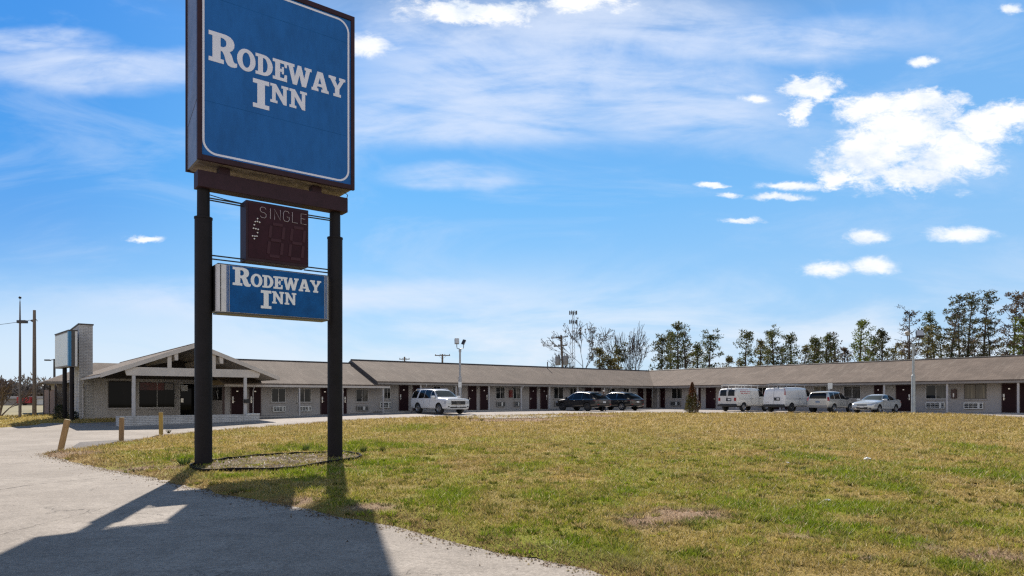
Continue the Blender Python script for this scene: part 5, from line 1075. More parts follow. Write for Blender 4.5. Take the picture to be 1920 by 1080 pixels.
TREES = [  # pixel column, distance, top row, crown width in pixels, kind, label, options
    (1123, 92, 656, 30, 'olive', 'small olive-green pine low between the two bare trees, left one', dict(base=.3, dens=.8)),
    (1158, 94, 655, 42, 'dark', 'small dark wide pine low against the left side of the multi-stemmed bare tree', dict(base=.3, dens=.9, flat=1)),
    (1146, 90, 676, 60, 'olive', 'low olive bushy pine just over the roof ridge under the bare trees', dict(base=.2, dens=.9)),
    (1240, 98, 634, 44, 'dark', 'dense dark pine right beside the multi-stemmed bare tree', dict(base=.25, dens=1.35)),
    (1258, 104, 626, 30, 'pine', 'slim pine at the left shoulder of the tallest middle pine', dict(base=.42)),
    (1272, 100, 610, 46, 'pine', 'tallest pine of the left cluster, with a pointed top', dict(base=.42, dens=1.15)),
    (1289, 103, 622, 26, 'grey', 'thin greyish sparse tree at the right of the tallest left-cluster pine', dict(base=.5, dens=.8, ntri=24)),
    (1307, 106, 648, 30, 'pine', 'lower pine left of the pine with the windswept top', dict(base=.3)),
    (1328, 100, 628, 40, 'pine', 'pine with a windswept top leaning right, before the gap of sky', dict(base=.34, dens=1.2, lean=.012, flat=.8)),
    (1365, 98, 673, 26, 'olive', 'very small bushy pine alone in the sky gap', dict(base=.1, dens=.6)),
    (1388, 100, 680, 20, 'olive', 'tiny olive sapling at the foot of the lone slender pine', dict(base=.1, dens=.5)),
    (1396, 96, 624, 36, 'pine', 'lone slender pine with sky on both sides', dict(base=.38, dens=.85)),
    (1424, 104, 640, 28, 'olive', 'thin-topped olive tree left of the broad middle pine', dict(base=.25, dens=.9, ntri=30)),
    (1451, 100, 620, 42, 'pine', 'broad middle pine just right of the lone slender pine', dict(base=.36, dens=1.2)),
    (1482, 102, 629, 38, 'pine', 'pine with a split crown right of the broad middle pine', dict(base=.36, dens=1.1)),
    (1505, 108, 650, 26, 'olive', 'short olive tree filling the dip behind the second van', dict(base=.2, dens=.9)),
    (1523, 100, 636, 28, 'pine', 'narrow pine above the silver SUV, left of its pair', dict(base=.38)),
    (1548, 101, 631, 34, 'pine', 'narrow pine above the silver SUV, taller of the pair', dict(base=.36, dens=1.05)),
    (1570, 106, 626, 22, 'grey', 'nearly leafless grey tree left of the bright green pine', dict(base=.4, dens=.7, ntri=14)),
    (1585, 108, 655, 40, 'brown', 'short brown-leaved tree at the foot of the bright green pine', dict(base=.15, dens=1.1)),
    (1610, 98, 605, 40, 'bright', 'bright green round-topped pine above the silver sedan', dict(base=.38, dens=1.15)),
    (1634, 106, 634, 30, 'pine', 'modest pine filling between the bright pine and the dark round one', dict(base=.3)),
    (1654, 100, 621, 36, 'dark', 'dark round-topped pine left of the right floodlight pole', dict(base=.34, dens=1.1)),
    (1678, 108, 655, 60, 'olive', 'low olive thicket tree left of the right floodlight pole', dict(base=.12, dens=1.3, flat=1)),
    (1705, 98, 584, 50, 'grey', 'tall open-branched sparse tree rising behind the right floodlight pole', dict(base=.36, dens=.8, ntri=20, flat=1)),
    (1735, 100, 618, 56, 'olive', 'olive leafy tree on the left slope of the big right-hand grove', dict(base=.15, dens=1.5)),
    (1755, 104, 588, 44, 'pine', 'dark green pine on the left shoulder of the right-hand grove', dict(base=.25, dens=1.3)),
    (1778, 98, 560, 44, 'dark', 'tall dark pine with the flat top in the right-hand grove', dict(base=.36, dens=1.25, flat=1)),
    (1800, 104, 586, 56, 'brown', 'brown-leaved tree filling the middle of the right-hand grove', dict(base=.15, dens=1.5)),
    (1812, 100, 556, 36, 'dark', 'tall dark pine with two tops in the right-hand grove', dict(base=.42, dens=1.1)),
    (1842, 97, 552, 44, 'dark', 'tall thin dark pine before the gap in the right-hand grove', dict(base=.4, dens=1.0, ntri=36)),
    (1858, 108, 598, 50, 'grey', 'grey-brown tree filling the gap beside the big rusty oak', dict(base=.15, dens=1.2, ntri=34)),
    (1770, 110, 630, 80, 'olive', 'low olive undergrowth tree beneath the right-hand grove', dict(base=.1, dens=1.5, flat=1)),
    (1830, 112, 636, 80, 'brown', 'low brown undergrowth tree beneath the right-hand grove', dict(base=.1, dens=1.5, flat=1)),
    (1898, 94, 556, 66, 'brown', 'big rusty-brown oak leaning out of the picture at right', dict(base=.2, dens=1.7, flat=.6)),
    (1922, 98, 548, 60, 'brown', 'tallest rusty oak cut by the right picture edge', dict(base=.25, dens=1.5)),
    (1918, 88, 598, 44, 'bright', 'yellow-green small tree at the right picture edge before the rusty oaks', dict(base=.2, dens=1.3)),
    (1890, 104, 640, 70, 'olive', 'low olive tree under the big rusty oak', dict(base=.1, dens=1.3, flat=1)),
    (1437, 112, 658, 44, 'olive', 'low olive tree at the foot of the broad middle pine', dict(base=.1, dens=1.0, flat=1)),
    (1467, 110, 652, 34, 'grey', 'low grey scrubby tree between the broad middle pine and the split-crowned pine', dict(base=.15, dens=.9, ntri=22)),
    (1536, 112, 656, 44, 'brown', 'low brown tree behind the pair of narrow pines', dict(base=.1, dens=1.0, flat=1)),
    (1562, 110, 648, 30, 'olive', 'low olive tree between the narrow pines and the leafless grey tree', dict(base=.12, dens=.9)),
    (1630, 112, 658, 50, 'brown', 'low brown tree between the bright pine and the dark round-topped pine', dict(base=.1, dens=1.0, flat=1)),
    (1700, 112, 645, 60, 'brown', 'low brown thicket behind the right floodlight pole', dict(base=.1, dens=1.2, flat=1)),
    (1300, 110, 662, 40, 'olive', 'low olive scrub tree between the left pine cluster and the windswept pine', dict(base=.1, dens=.9, flat=1))]
for i, (px, Y, yt, wp, kd, lab, op) in enumerate(TREES): pine(px, Y, yt, wp, kd, lab, 100 + i * 7, **op)
for i, (px, Y, yt, wp, kd) in enumerate([(1960, 96, 540, 70, 'brown'), (2010, 98, 556, 60, 'dark'), (2070, 100, 548, 70, 'pine')]):
    pine(px, Y, yt, wp, kd, ['brown oak beyond the right picture edge', 'dark pine beyond the right picture edge', 'tall pine farthest beyond the right picture edge'][i], 900 + i, base=.25, dens=1.2)
def bare_tree(px, Y, ytop, wpx, label, seed, stems=1, group=None, twig=.02, leaves=0, depth=5, split=(.25, .6), z0=.5, col=None, first=.3, rot=None):
    g = np.random.default_rng(seed); H = zt_(ytop, Y) - z0; W = wpx / F * Y / 2; mb = MB(); tips = []
    t = thing('bare_tree', label, 'tree', (at(px, Y), Y, z0), 0, group)
    def grow(p, d, L, r, k):
        pts = [p]; rr = [r]; dd = d.copy(); n = 3
        for i in range(n):
            dd = (dd + Vector(g.normal(0, .10, 3)) + Vector((0, 0, .05))).normalized(); pts.append(pts[-1] + dd * L / n); rr.append(max(twig * .5, r * (1 - .42 * (i + 1) / n)))
        mb.tube(pts, rr, 6 if k > 2 else (4 if k > 1 else 3), False)
        if k <= 0 or L < .3: tips.append(pts[-1]); return
        m = 3 if g.uniform() < .55 else 2
        for j in range(m):
            ang = g.uniform(*split) * (0.45 if j == 0 else 1); ax = dd.orthogonal().normalized(); ax = Matrix.Rotation(g.uniform(0, 6.28), 3, dd) @ ax
            nd = Matrix.Rotation(ang, 3, ax) @ dd; q = pts[-1] if j < 2 else pts[2]
            grow(q, nd, L * g.uniform(.62, .86), max(twig * .5, rr[-1] * (.9 if j == 0 else .7)), k - 1)
        if k <= 3:
            for j in range(2):
                q = pts[1].lerp(pts[3], g.uniform(0, 1)); nd = (dd + Vector(g.normal(0, .55, 3))).normalized(); grow(q, nd, L * g.uniform(.3, .5), max(twig * .5, r * .35), 0)
    for s in range(stems):
        a = s * 6.283 / stems + g.uniform(-.4, .4); tilt = (W / H * .55 * g.uniform(.5, 1.2)) if stems > 1 else .04
        grow(Vector((0, 0, -.2)), Vector((math.cos(a) * tilt, math.sin(a) * tilt, 1)).normalized(), H * first * g.uniform(.85, 1.1), H * .022 / (1 + .3 * (stems > 1)), depth)
    # scale to the measured outline
    V_ = np.array(mb.v); zz = V_[:, 2].max(); xw = np.percentile(np.abs(V_[:, 0]), 99)
    sc = np.array((W / xw, W / xw, H / zz)); mb.v = [tuple(q) for q in V_ * sc]
    o = mb.build('trunk', col or M_BARK, t, True, fix=False)
    if leaves:
        tp = np.array([tuple(q) for q in tips]) * sc; k = g.choice(len(tp), min(leaves, len(tp)), False); crown_mesh([(*tp[i], .16) for i in k], PAL['grey'], g, t, 7, .2)
    return t
bare_tree(1090, 92, 602, 138, 'spreading bare tree with fine twigs behind the twin-transformer pole', 41, 1, None, .06, 150, 6, (.3, .72), first=.34)
bare_tree(1182, 95, 603, 112, 'multi-stemmed bare tree with upswept boughs against the pale sky', 52, 6, None, .075, 40, 4, (.14, .45), first=.42)
bare_tree(1050, 98, 648, 60, 'smaller bare tree whose twigs reach out left of the twin-transformer pole', 63, 3, None, .05, 70, 5, (.3, .7), first=.34)
# leafless thicket and trees at far left
bt = bare_tree(-2, 52, 697, 90, 'twiggy reddish bare shrub at the left picture edge', 71, 7, None, .05, 0, 5, (.25, .7), .3, mat('twig_red', (.20, .155, .13), .9, var=.2), .30)
for i, (px, Y, yt, wp) in enumerate([(14, 128, 712, 40), (34, 132, 722, 44), (50, 126, 716, 44), (70, 130, 720, 46), (90, 127, 716, 44), (106, 134, 722, 40), (124, 130, 716, 44), (-14, 130, 708, 50)]):
    lab = ['grey bare tree behind the reddish shrub at far left', 'grey bare tree right behind the slim metal pole', 'grey bare tree showing between the slim metal pole and the wooden pole', 'grey bare tree directly behind the plain wooden pole', 'grey bare tree above the board fence',
           'grey bare tree glimpsed left of the reader sign posts', 'grey bare tree hidden mostly by the reader sign posts', 'grey bare tree at the very left picture edge'][i]
    bare_tree(px, Y, yt, wp, lab, 200 + i, 4, 'bare trees of the far left skyline', .2, 0, 5, (.2, .6), .4, M_BARKG, .34)
# scrub mass under the far bare trees
g = np.random.default_rng(31); n = 15000; x = g.uniform(-150, -55, n); y = 136 + g.uniform(0, 10, n); z = .3 + 5.2 * g.uniform(0, 1, n) ** 1.1 * (.6 + .7 * vn(x * .3, y * .1, 3)); d = g.normal(size=(n, 3)); d[:, 2] = abs(d[:, 2]) + .5; d /= np.linalg.norm(d, axis=1)[:, None]
s = np.cross(d, g.normal(size=(n, 3))); s /= np.linalg.norm(s, axis=1)[:, None]; c = np.stack([x, y, z], 1); v = np.stack([c - s * .16, c + s * .16, c + d * .8], 1)
tag(fast_mesh('undergrowth', v.reshape(-1, 3), np.arange(n * 3).reshape(-1, 3), M_NEEDLE, None, np.repeat(np.array((.15, .13, .11)) * g.uniform(.5, 1.4, (n, 1)), 3, 0)), 'grey-brown scrub along the far left skyline', 'undergrowth', kind='stuff')
# ------------------------------------------------------------------ vehicles
def paint(name, c, metal=.0, rough=.25): return mat(name, c, rough, metal, var=.04, vscale=1.5, coat=.8)
M_CARGL = mat('car_glass', (.007, .008, .009), .06, spec=.22)
M_WSHLD = mat('windscreen_glass', (.07, .085, .09), .03, spec=.8)
M_TYRE = mat('tyre_rubber', (.018, .018, .019), .85)
M_RIM = mat('alloy_rim', (.45, .45, .46), .3, .9); M_RIMD = mat('dark_rim', (.10, .10, .105), .3, .8)
M_TRIMB = mat('black_trim', (.016, .016, .018), .55); M_CHROME = mat('chrome', (.6, .6, .62), .3, 1)
M_LAMP = mat('headlamp_glass', (.45, .48, .52), .08, .2); M_TAIL = mat('tail_lamp', (.30, .012, .015), .15); M_TAILD = mat('smoked_tail_lamp', (.07, .008, .010), .15); M_PLT = mat('plate_white', (.6, .6, .6), .5); M_SEAM = mat('panel_gap', (.03, .03, .032), .8)
M_LETR = mat('van_lettering', (.38, .03, .04), .5); M_INNER = mat('wheel_well', (.01, .01, .01), .9)
def ring(w, wt, zb, zs, zt):
    h = zs - zb
    R_ = [(0, zb), (w * .84, zb), (w * .965, zb + .10 * h), (w, zb + .35 * h), (w * 1.0, zb + .68 * h), (w * .985, zs - .015)]
    cab = zt - zs
    if cab < .16: R_ += [(w * .94, zs + cab * .45), (wt * .86, zs + cab * .8), (wt * .5, zt - .008), (0, zt)]
    else: R_ += [(w * .965, zs + .03), (wt + .02, zt - .12), (wt * .88, zt - .02), (0, zt)]
    return R_
class Car:
    def __init__(s, name, label, cat, px, py, heading, st, body_m, wheels, wr, tw, rim=M_RIM, dz=0.0, z_under=.32, group=None):
        fr = FB if px < 1225 else FC; x, y = fr.w(fr.x(px, py), py)         # py: metres in front of the eaves (negative)
        s.t = thing(name, label, cat, (x, y, float(gz(x, y)) + .008 + dz), heading, group)
        V_, Fc = [], []; nr = 10
        for (X, zb, zs, zt, w, wt) in st:
            r = ring(w, wt, zb, zs, zt); full = [(X, yy, zz) for yy, zz in r] + [(X, -yy, zz) for yy, zz in r[-2:0:-1]]; V_ += full
        m = 2 * nr - 2
        for i in range(len(st) - 1):
            for k in range(m): Fc.append((i * m + k, i * m + (k + 1) % m, (i + 1) * m + (k + 1) % m, (i + 1) * m + k))
        Fc.append(tuple(range(m))); Fc.append(tuple((len(st) - 1) * m + k for k in range(m - 1, -1, -1)))
        mb = MB(); mb.add(V_, Fc); tmp = mb.build('body_tmp', body_m)
        md = tmp.modifiers.new('s', 'SUBSURF'); md.levels = 2; md.render_levels = 2
        cut = MB(); hw = max(q[4] for q in st)
        for wx in wheels:
            for sd in (-1, 1):
                n = 24; ra = wr * 1.16
                cut.lathe([(0, sd * (hw - .30)), (ra, sd * (hw - .30)), (ra, sd * (hw + .3)), (0, sd * (hw + .3))], n, (wx, 0, wr + .02), 'y')
        ct = cut.build('cut_tmp', M_INNER); bpy.context.view_layer.update()
        bo = tmp.modifiers.new('b', 'BOOLEAN'); bo.operation = 'DIFFERENCE'; bo.object = ct; bo.solver = 'EXACT'
        try: bo.material_mode = 'TRANSFER'
        except Exception: pass
        dg = bpy.context.evaluated_depsgraph_get(); me = bpy.data.meshes.new_from_object(tmp.evaluated_get(dg))
        if len(me.polygons) < 50: bo.show_viewport = False; dg = bpy.context.evaluated_depsgraph_get(); me = bpy.data.meshes.new_from_object(tmp.evaluated_get(dg))
        bpy.data.objects.remove(tmp); bpy.data.objects.remove(ct)
        me.name = 'body'; me.polygons.foreach_set('use_smooth', [True] * len(me.polygons)); me.set_sharp_from_angle(angle=R(42))
        s.body = bpy.data.objects.new('body', me); COL.objects.link(s.body); s.body.parent = s.t
        bm = bmesh.new(); bm.from_mesh(me); s.bvh = BVHTree.FromBMesh(bm); bm.free()
        s.hw = hw; s.bm = body_m
        for wx in wheels:
            for sd in (-1, 1):
                yo = sd * (hw - .015); yi = sd * (hw - tw); c = (wx, 0, wr)
                ty = MB().lathe([(wr * .62, yo), (wr * .72, yo + sd * .012), (wr * .93, yo), (wr, yo - sd * .05), (wr, yi + sd * .04), (wr * .9, yi), (wr * .5, yi)], 26, c, 'y').build('wheel', M_TYRE, s.t, True)
                k = MB(); k.lathe([(wr * .64, yo - sd * .005), (wr * .60, yo + sd * .006), (wr * .55, yo - sd * .03), (wr * .5, yo - sd * .09)], 26, c, 'y'); k.lathe([(0, yo - sd * .012), (wr * .14, yo - sd * .012), (wr * .16, yo - sd * .03), (wr * .16, yo - sd * .09)], 14, c, 'y')
                for j in range(6):
                    a = j * math.pi / 3; k.bar((wx + wr * .12 * math.cos(a), yo - sd * .03, wr + wr * .12 * math.sin(a)), (wx + wr * .58 * math.cos(a), yo - sd * .022, wr + wr * .58 * math.sin(a)), .085, .02, (0, 1, 0))
                k.build('rim', rim, ty, True)
                MB().lathe([(0, yo - sd * .1), (wr * .6, yo - sd * .1)], 20, c, 'y').build('brake_disc', M_SEAM, ty)
    def corner_light(s, x, z0, z1, wd=.12):
        for sd in (-1, 1):
            hs = [s.bvh.ray_cast(Vector((x - 3, sd * (s.hw + 2.9), z)), Vector((1, -sd, 0)).normalized()) for z in (z0, (z0 + z1) / 2, z1)]
            if all(h[0] for h in hs):
                k = MB()
                for a, b in ((0, 1), (1, 2)): k.bar(hs[a][0], hs[b][0], wd, .035, (1, -sd, 0))
                k.build('tail_light', M_TAIL, s.t, bevel=.01)
    def grow(s, *k): s.t.scale = k; return s
    def patch(s, name, poly, axis, m, off=.006, cell=.07, par=None, sides=(1,)):
        """panel lying on the body: poly in (x,z) for the sides, (y,z) for front / rear; built as its own mesh following the surface"""
        par = par or s.t; out = []
        for sd in sides:
            P = [Vector(p) for p in densify(poly, cell)]; n = len(P); xs = [p.x for p in P]; zs = [p.y for p in P]
            gx, gy = np.meshgrid(np.arange(min(xs), max(xs), cell), np.arange(min(zs), max(zs), cell)); gx, gy = gx.ravel(), gy.ravel(); pl = [tuple(p) for p in P]
            k = inside(pl, gx, gy); gx, gy = gx[k], gy[k]
            if len(gx): k = edge_dist(pl, gx, gy) > cell * .4; gx, gy = gx[k], gy[k]
            v, e, f, *_ = delaunay_2d_cdt(P + [Vector((a, b)) for a, b in zip(gx, gy)], [(i, (i + 1) % n) for i in range(n)], [], 1, 1e-5)
            vs, ok = [], []
            for p in v:
                if axis == 'side': h = s.bvh.ray_cast(Vector((p.x, sd * 3, p.y)), Vector((0, -sd, 0)))
                elif axis == 'top': h = s.bvh.ray_cast(Vector((p.y, p.x, 4)), Vector((0, 0, -1)))
                else: d = 1 if axis == 'front' else -1; h = s.bvh.ray_cast(Vector((d * 5, p.x, p.y)), Vector((-d, 0, 0)))
                if h[0] is None: vs.append((0, 0, 0)); ok.append(False)
                else: vs.append(tuple(h[0] + h[1] * off)); ok.append(True)
            fs = [tuple(t) for t in f if all(ok[i] for i in t)]
            if not fs: continue
            mb = MB(); used = sorted({i for t in fs for i in t}); mp = {o: i for i, o in enumerate(used)}; mb.add([vs[i] for i in used], [tuple(mp[i] for i in t) for t in fs]); o = mb.build(name, m, par, True, fix=False); out.append(o)
        return out
    def line(s, pts, axis='side', wd=.014, sides=(1, -1), m=None, name='door_gap'):
        for i in range(len(pts) - 1):
            a, b = Vector(pts[i]), Vector(pts[i + 1]); d = (b - a).normalized(); nn = Vector((-d.y, d.x)) * wd / 2
            s.patch(name, [a - nn, b - nn, b + nn, a + nn], axis, m or M_SEAM, .004, .12, s.body, sides)
    def mirror_(s, x, z, m, sides=(1, -1), sc=1.0):
        for sd in sides:
            y = sd * s.hw; MB().prism([(x - .02, z - .09 * sc), (x + .10 * sc, z - .06 * sc), (x + .13 * sc, z + .06 * sc), (x + .02, z + .12 * sc)], XZ, y - sd * .06, y + sd * .20 * sc).build('wing_mirror', m, s.t, bevel=.02)
    def handle(s, x, z, sides=(1, -1), m=None):
        for sd in sides:
            h = s.bvh.ray_cast(Vector((x, sd * 3, z)), Vector((0, -sd, 0)))
            if h[0]: MB().box(x - .1, x + .1, h[0].y + (0 if sd > 0 else -.035), h[0].y + (.035 if sd > 0 else 0), z - .02, z + .02).build('door_handle', m or s.bm, s.t, bevel=.008)
HU2 = math.atan2(-.788, .615); HNC = math.atan2(.615, .788)
# ---- big white SUV, nose to the courtyard
WHITE = paint('paint_white', (.66, .67, .68)); BLK = paint('paint_black', (.008, .008, .010), .0, .3)
st = [(-2.60, .50, .98, 1.06, .86, .8), (-2.57, .42, 1.05, 1.30, .95, .82), (-2.50, .38, 1.12, 1.70, 1.0, .80), (-2.36, .36, 1.15, 1.90, 1.015, .79), (-1.6, .34, 1.16, 1.94, 1.02, .79), (-.4, .33, 1.16, 1.94, 1.02, .79), (.35, .33, 1.16, 1.90, 1.02, .78),
      (.62, .33, 1.16, 1.80, 1.02, .77), (1.18, .33, 1.15, 1.42, 1.02, .82), (1.40, .33, 1.14, 1.27, 1.02, .92), (1.6, .33, 1.13, 1.23, 1.01, .94), (2.3, .34, 1.11, 1.21, 1.01, .94), (2.50, .35, 1.09, 1.19, 1.0, .93), (2.57, .37, 1.07, 1.17, .985, .91), (2.61, .44, .98, 1.08, .95, .86)]
c = Car('parked_suv', 'large white SUV parked nose out left of the floodlight pole', 'car', 823, -3.6, HU2, st, WHITE, (1.52, -1.43), .40, .28, group='cars and vans parked in the motel lot')
c.patch('side_window', [(-.54, 1.20), (.30, 1.20), (.27, 1.82), (-.54, 1.84)], 'side', M_CARGL, sides=(1, -1)); c.patch('side_window', [(.35, 1.20), (1.08, 1.20), (.84, 1.42), (.52, 1.72), (.33, 1.81)], 'side', M_CARGL, sides=(1, -1))
c.patch('side_window', [(-1.40, 1.20), (-.59, 1.20), (-.59, 1.84), (-1.28, 1.84)], 'side', M_CARGL, sides=(1, -1)); c.patch('side_window', [(-2.38, 1.22), (-1.62, 1.22), (-1.48, 1.84), (-2.26, 1.82)], 'side', M_CARGL, sides=(1, -1))
c.patch('windscreen', [(-.84, 1.31), (.84, 1.31), (.70, 1.76), (.4, 1.80), (-.4, 1.80), (-.70, 1.76)], 'front', M_WSHLD); c.patch('rear_window', [(-.74, 1.25), (.74, 1.25), (.68, 1.70), (-.68, 1.70)], 'rear', M_CARGL)
gr = c.patch('grille', [(-.60, .69), (.60, .69), (.62, 1.02), (-.62, 1.02)], 'front', M_TRIMB, .012)[0]
for z in (.705, 1.005): c.patch('grille_bar', [(-.60, z - .012), (.60, z - .012), (.60, z + .012), (-.60, z + .012)], 'front', M_CHROME, .022, par=gr)
lt = MB()  # three-letter badge on the grille
hx = c.bvh.ray_cast(Vector((5, 0, .84)), Vector((-1, 0, 0)))[0].x + .045
for i, ch in enumerate('GMC'):
    S = {'G': [(.9, .8), (.6, 1), (.3, 1), (0, .7), (0, .3), (.3, 0), (.9, 0), (.9, .45), (.5, .45)], 'M': [(0, 0), (0, 1), (.5, .3), (1, 1), (1, 0)], 'C': [(.9, .8), (.6, 1), (.3, 1), (0, .7), (0, .3), (.3, 0), (.6, 0), (.9, .2)]}[ch]
    lt.tube([(hx, -.17 + i * .125 + a * .09, .80 + b * .085) for a, b in S], .009, 5)
lt.build('badge', M_CHROME, gr)
c.patch('headlight', [(.66, .76), (.93, .78), (.95, .98), (.66, .99)], 'front', M_LAMP, .012); c.patch('headlight', [(-.93, .78), (-.66, .76), (-.66, .99), (-.95, .98)], 'front', M_LAMP, .012); c.patch('headlight', [(2.28, .80), (2.53, .80), (2.50, .97), (2.22, .98)], 'side', M_LAMP, .01, sides=(-1, 1))
c.patch('lower_grille', [(-.72, .47), (.72, .47), (.70, .56), (-.70, .56)], 'front', M_TRIMB, .014); c.patch('front_plate', [(-.15, .53), (.15, .53), (.15, .66), (-.15, .66)], 'front', M_PLT, .03)
c.patch('fog_lamp', [(-.92, .52), (-.76, .52), (-.76, .60), (-.90, .60)], 'front', M_TRIMB, .012); c.patch('fog_lamp', [(.76, .52), (.92, .52), (.90, .60), (.76, .60)], 'front', M_TRIMB, .012)
c.patch('sill_trim', [(-.95, .36), (1.02, .36), (1.02, .43), (-.95, .43)], 'side', M_TRIMB, .012, sides=(1, -1))
c.line([(.31, .45), (.31, 1.17)]); c.line([(-.56, .45), (-.56, 1.17)]); c.line([(-1.42, .9), (-1.42, 1.17)]); c.line([(1.05, .62), (1.08, 1.16)]); c.mirror_(.88, 1.26, WHITE, sc=1.2); c.handle(.02, 1.05); c.handle(-.86, 1.05)
c.grow(1.06, 1.03, 1.0)
for sd in (-1, 1): MB().tube([(-2.1, sd * .68, 1.93), (-2.0, sd * .69, 1.94), (.1, sd * .69, 1.93), (.25, sd * .68, 1.87)], .022, 6).build('roof_rail', M_CHROME, c.t)
# ---- dark crossovers, tails to the courtyard
stx = [(-2.42, .50, .92, .98, .78, .7), (-2.38, .42, .98, 1.10, .90, .72), (-2.22, .36, 1.02, 1.28, .945, .70), (-1.75, .33, 1.03, 1.55, .96, .69), (-1.1, .31, 1.02, 1.68, .965, .69), (-.2, .30, 1.0, 1.72, .965, .68), (.3, .30, .99, 1.68, .965, .67),
       (.62, .30, .98, 1.55, .965, .67), (1.15, .30, .97, 1.20, .96, .80), (1.32, .30, .96, 1.09, .955, .86), (2.0, .32, .90, 1.0, .93, .82), (2.28, .36, .82, .92, .88, .76), (2.40, .44, .72, .80, .78, .66)]
def crossover(px, py, label, k=1.0, quarter=False):
    c = Car('parked_suv', label, 'car', px, py, HU2 + math.pi, stx, BLK, (1.46, -1.40), .365, .25, M_RIM if quarter else M_RIMD, group='cars and vans parked in the motel lot')
    c.patch('side_window', [(.30, 1.04), (.98, 1.05), (.66, 1.32), (.40, 1.53), (.30, 1.55)], 'side', M_CARGL, sides=(1, -1)); c.patch('side_window', [(-.72, 1.05), (.23, 1.04), (.23, 1.55), (-.66, 1.57)], 'side', M_CARGL, sides=(1, -1)); c.patch('side_window', [(-1.70, 1.10), (-.80, 1.06), (-.76, 1.56), (-1.24, 1.50)], 'side', M_CARGL, sides=(1, -1))
    c.patch('rear_window', [(-.66, 1.16), (.66, 1.16), (.60, 1.50), (-.60, 1.50)], 'rear', M_CARGL); c.patch('windscreen', [(-.76, 1.14), (.76, 1.14), (.60, 1.58), (-.60, 1.58)], 'front', M_WSHLD)
    for sd in (-1, 1): c.patch('tail_light', [(sd * .42, .92), (sd * .86, .90), (sd * .84, 1.0), (sd * .42, .99)], 'rear', M_TAILD, .012); c.patch('tail_light', [(-2.34, .86), (-2.05, .92), (-2.05, .98), (-2.32, .96)], 'side', M_TAILD, .01, sides=(sd,)); c.patch('reflector', [(sd * .60, .56), (sd * .80, .56), (sd * .80, .61), (sd * .60, .61)], 'rear', M_TAIL, .012)
    c.patch('rear_plate', [(-.17, .72), (.17, .72), (.17, .86), (-.17, .86)], 'rear', M_PLT, .014); c.patch('bumper_trim', [(-.7, .44), (.7, .44), (.72, .54), (-.72, .54)], 'rear', M_TRIMB, .012)
    c.patch('headlight', [(2.0, .74), (2.3, .72), (2.28, .82), (2.0, .86)], 'side', M_LAMP, .01, sides=(1, -1)); c.line([(.27, .42), (.27, 1.02)]); c.line([(-.76, .60), (-.76, 1.04)]); c.mirror_(.82, 1.10, BLK); c.handle(.0, .92); c.handle(-1.0, .95)
    if quarter:
        for sd in (-1, 1): c.line([(-.86, 1.10), (-.70, 1.54)], sides=(sd,), wd=.045, m=M_CHROME, name='chrome_strip')
    for sd in (-1, 1): MB().tube([(-1.5, sd * .60, 1.62), (-1.3, sd * .62, 1.66), (.0, sd * .62, 1.705), (.2, sd * .6, 1.66)], .016, 6).build('roof_rail', M_CHROME, c.t)
    MB().prism([(-1.62, 1.60), (-1.30, 1.66), (-1.30, 1.69), (-1.72, 1.645)], XZ, -.58, .58).build('spoiler', BLK, c.t, bevel=.01)
    return c
crossover(1092, -3.9, 'black SUV with dark wheels parked nose in, left one of the dark pair').grow(1.16, 1.07, 1.03)
crossover(1156, -3.6, 'black SUV with a chrome strip on its rear pillar, right one of the dark pair', quarter=True).grow(1.12, 1.06, 1.03)
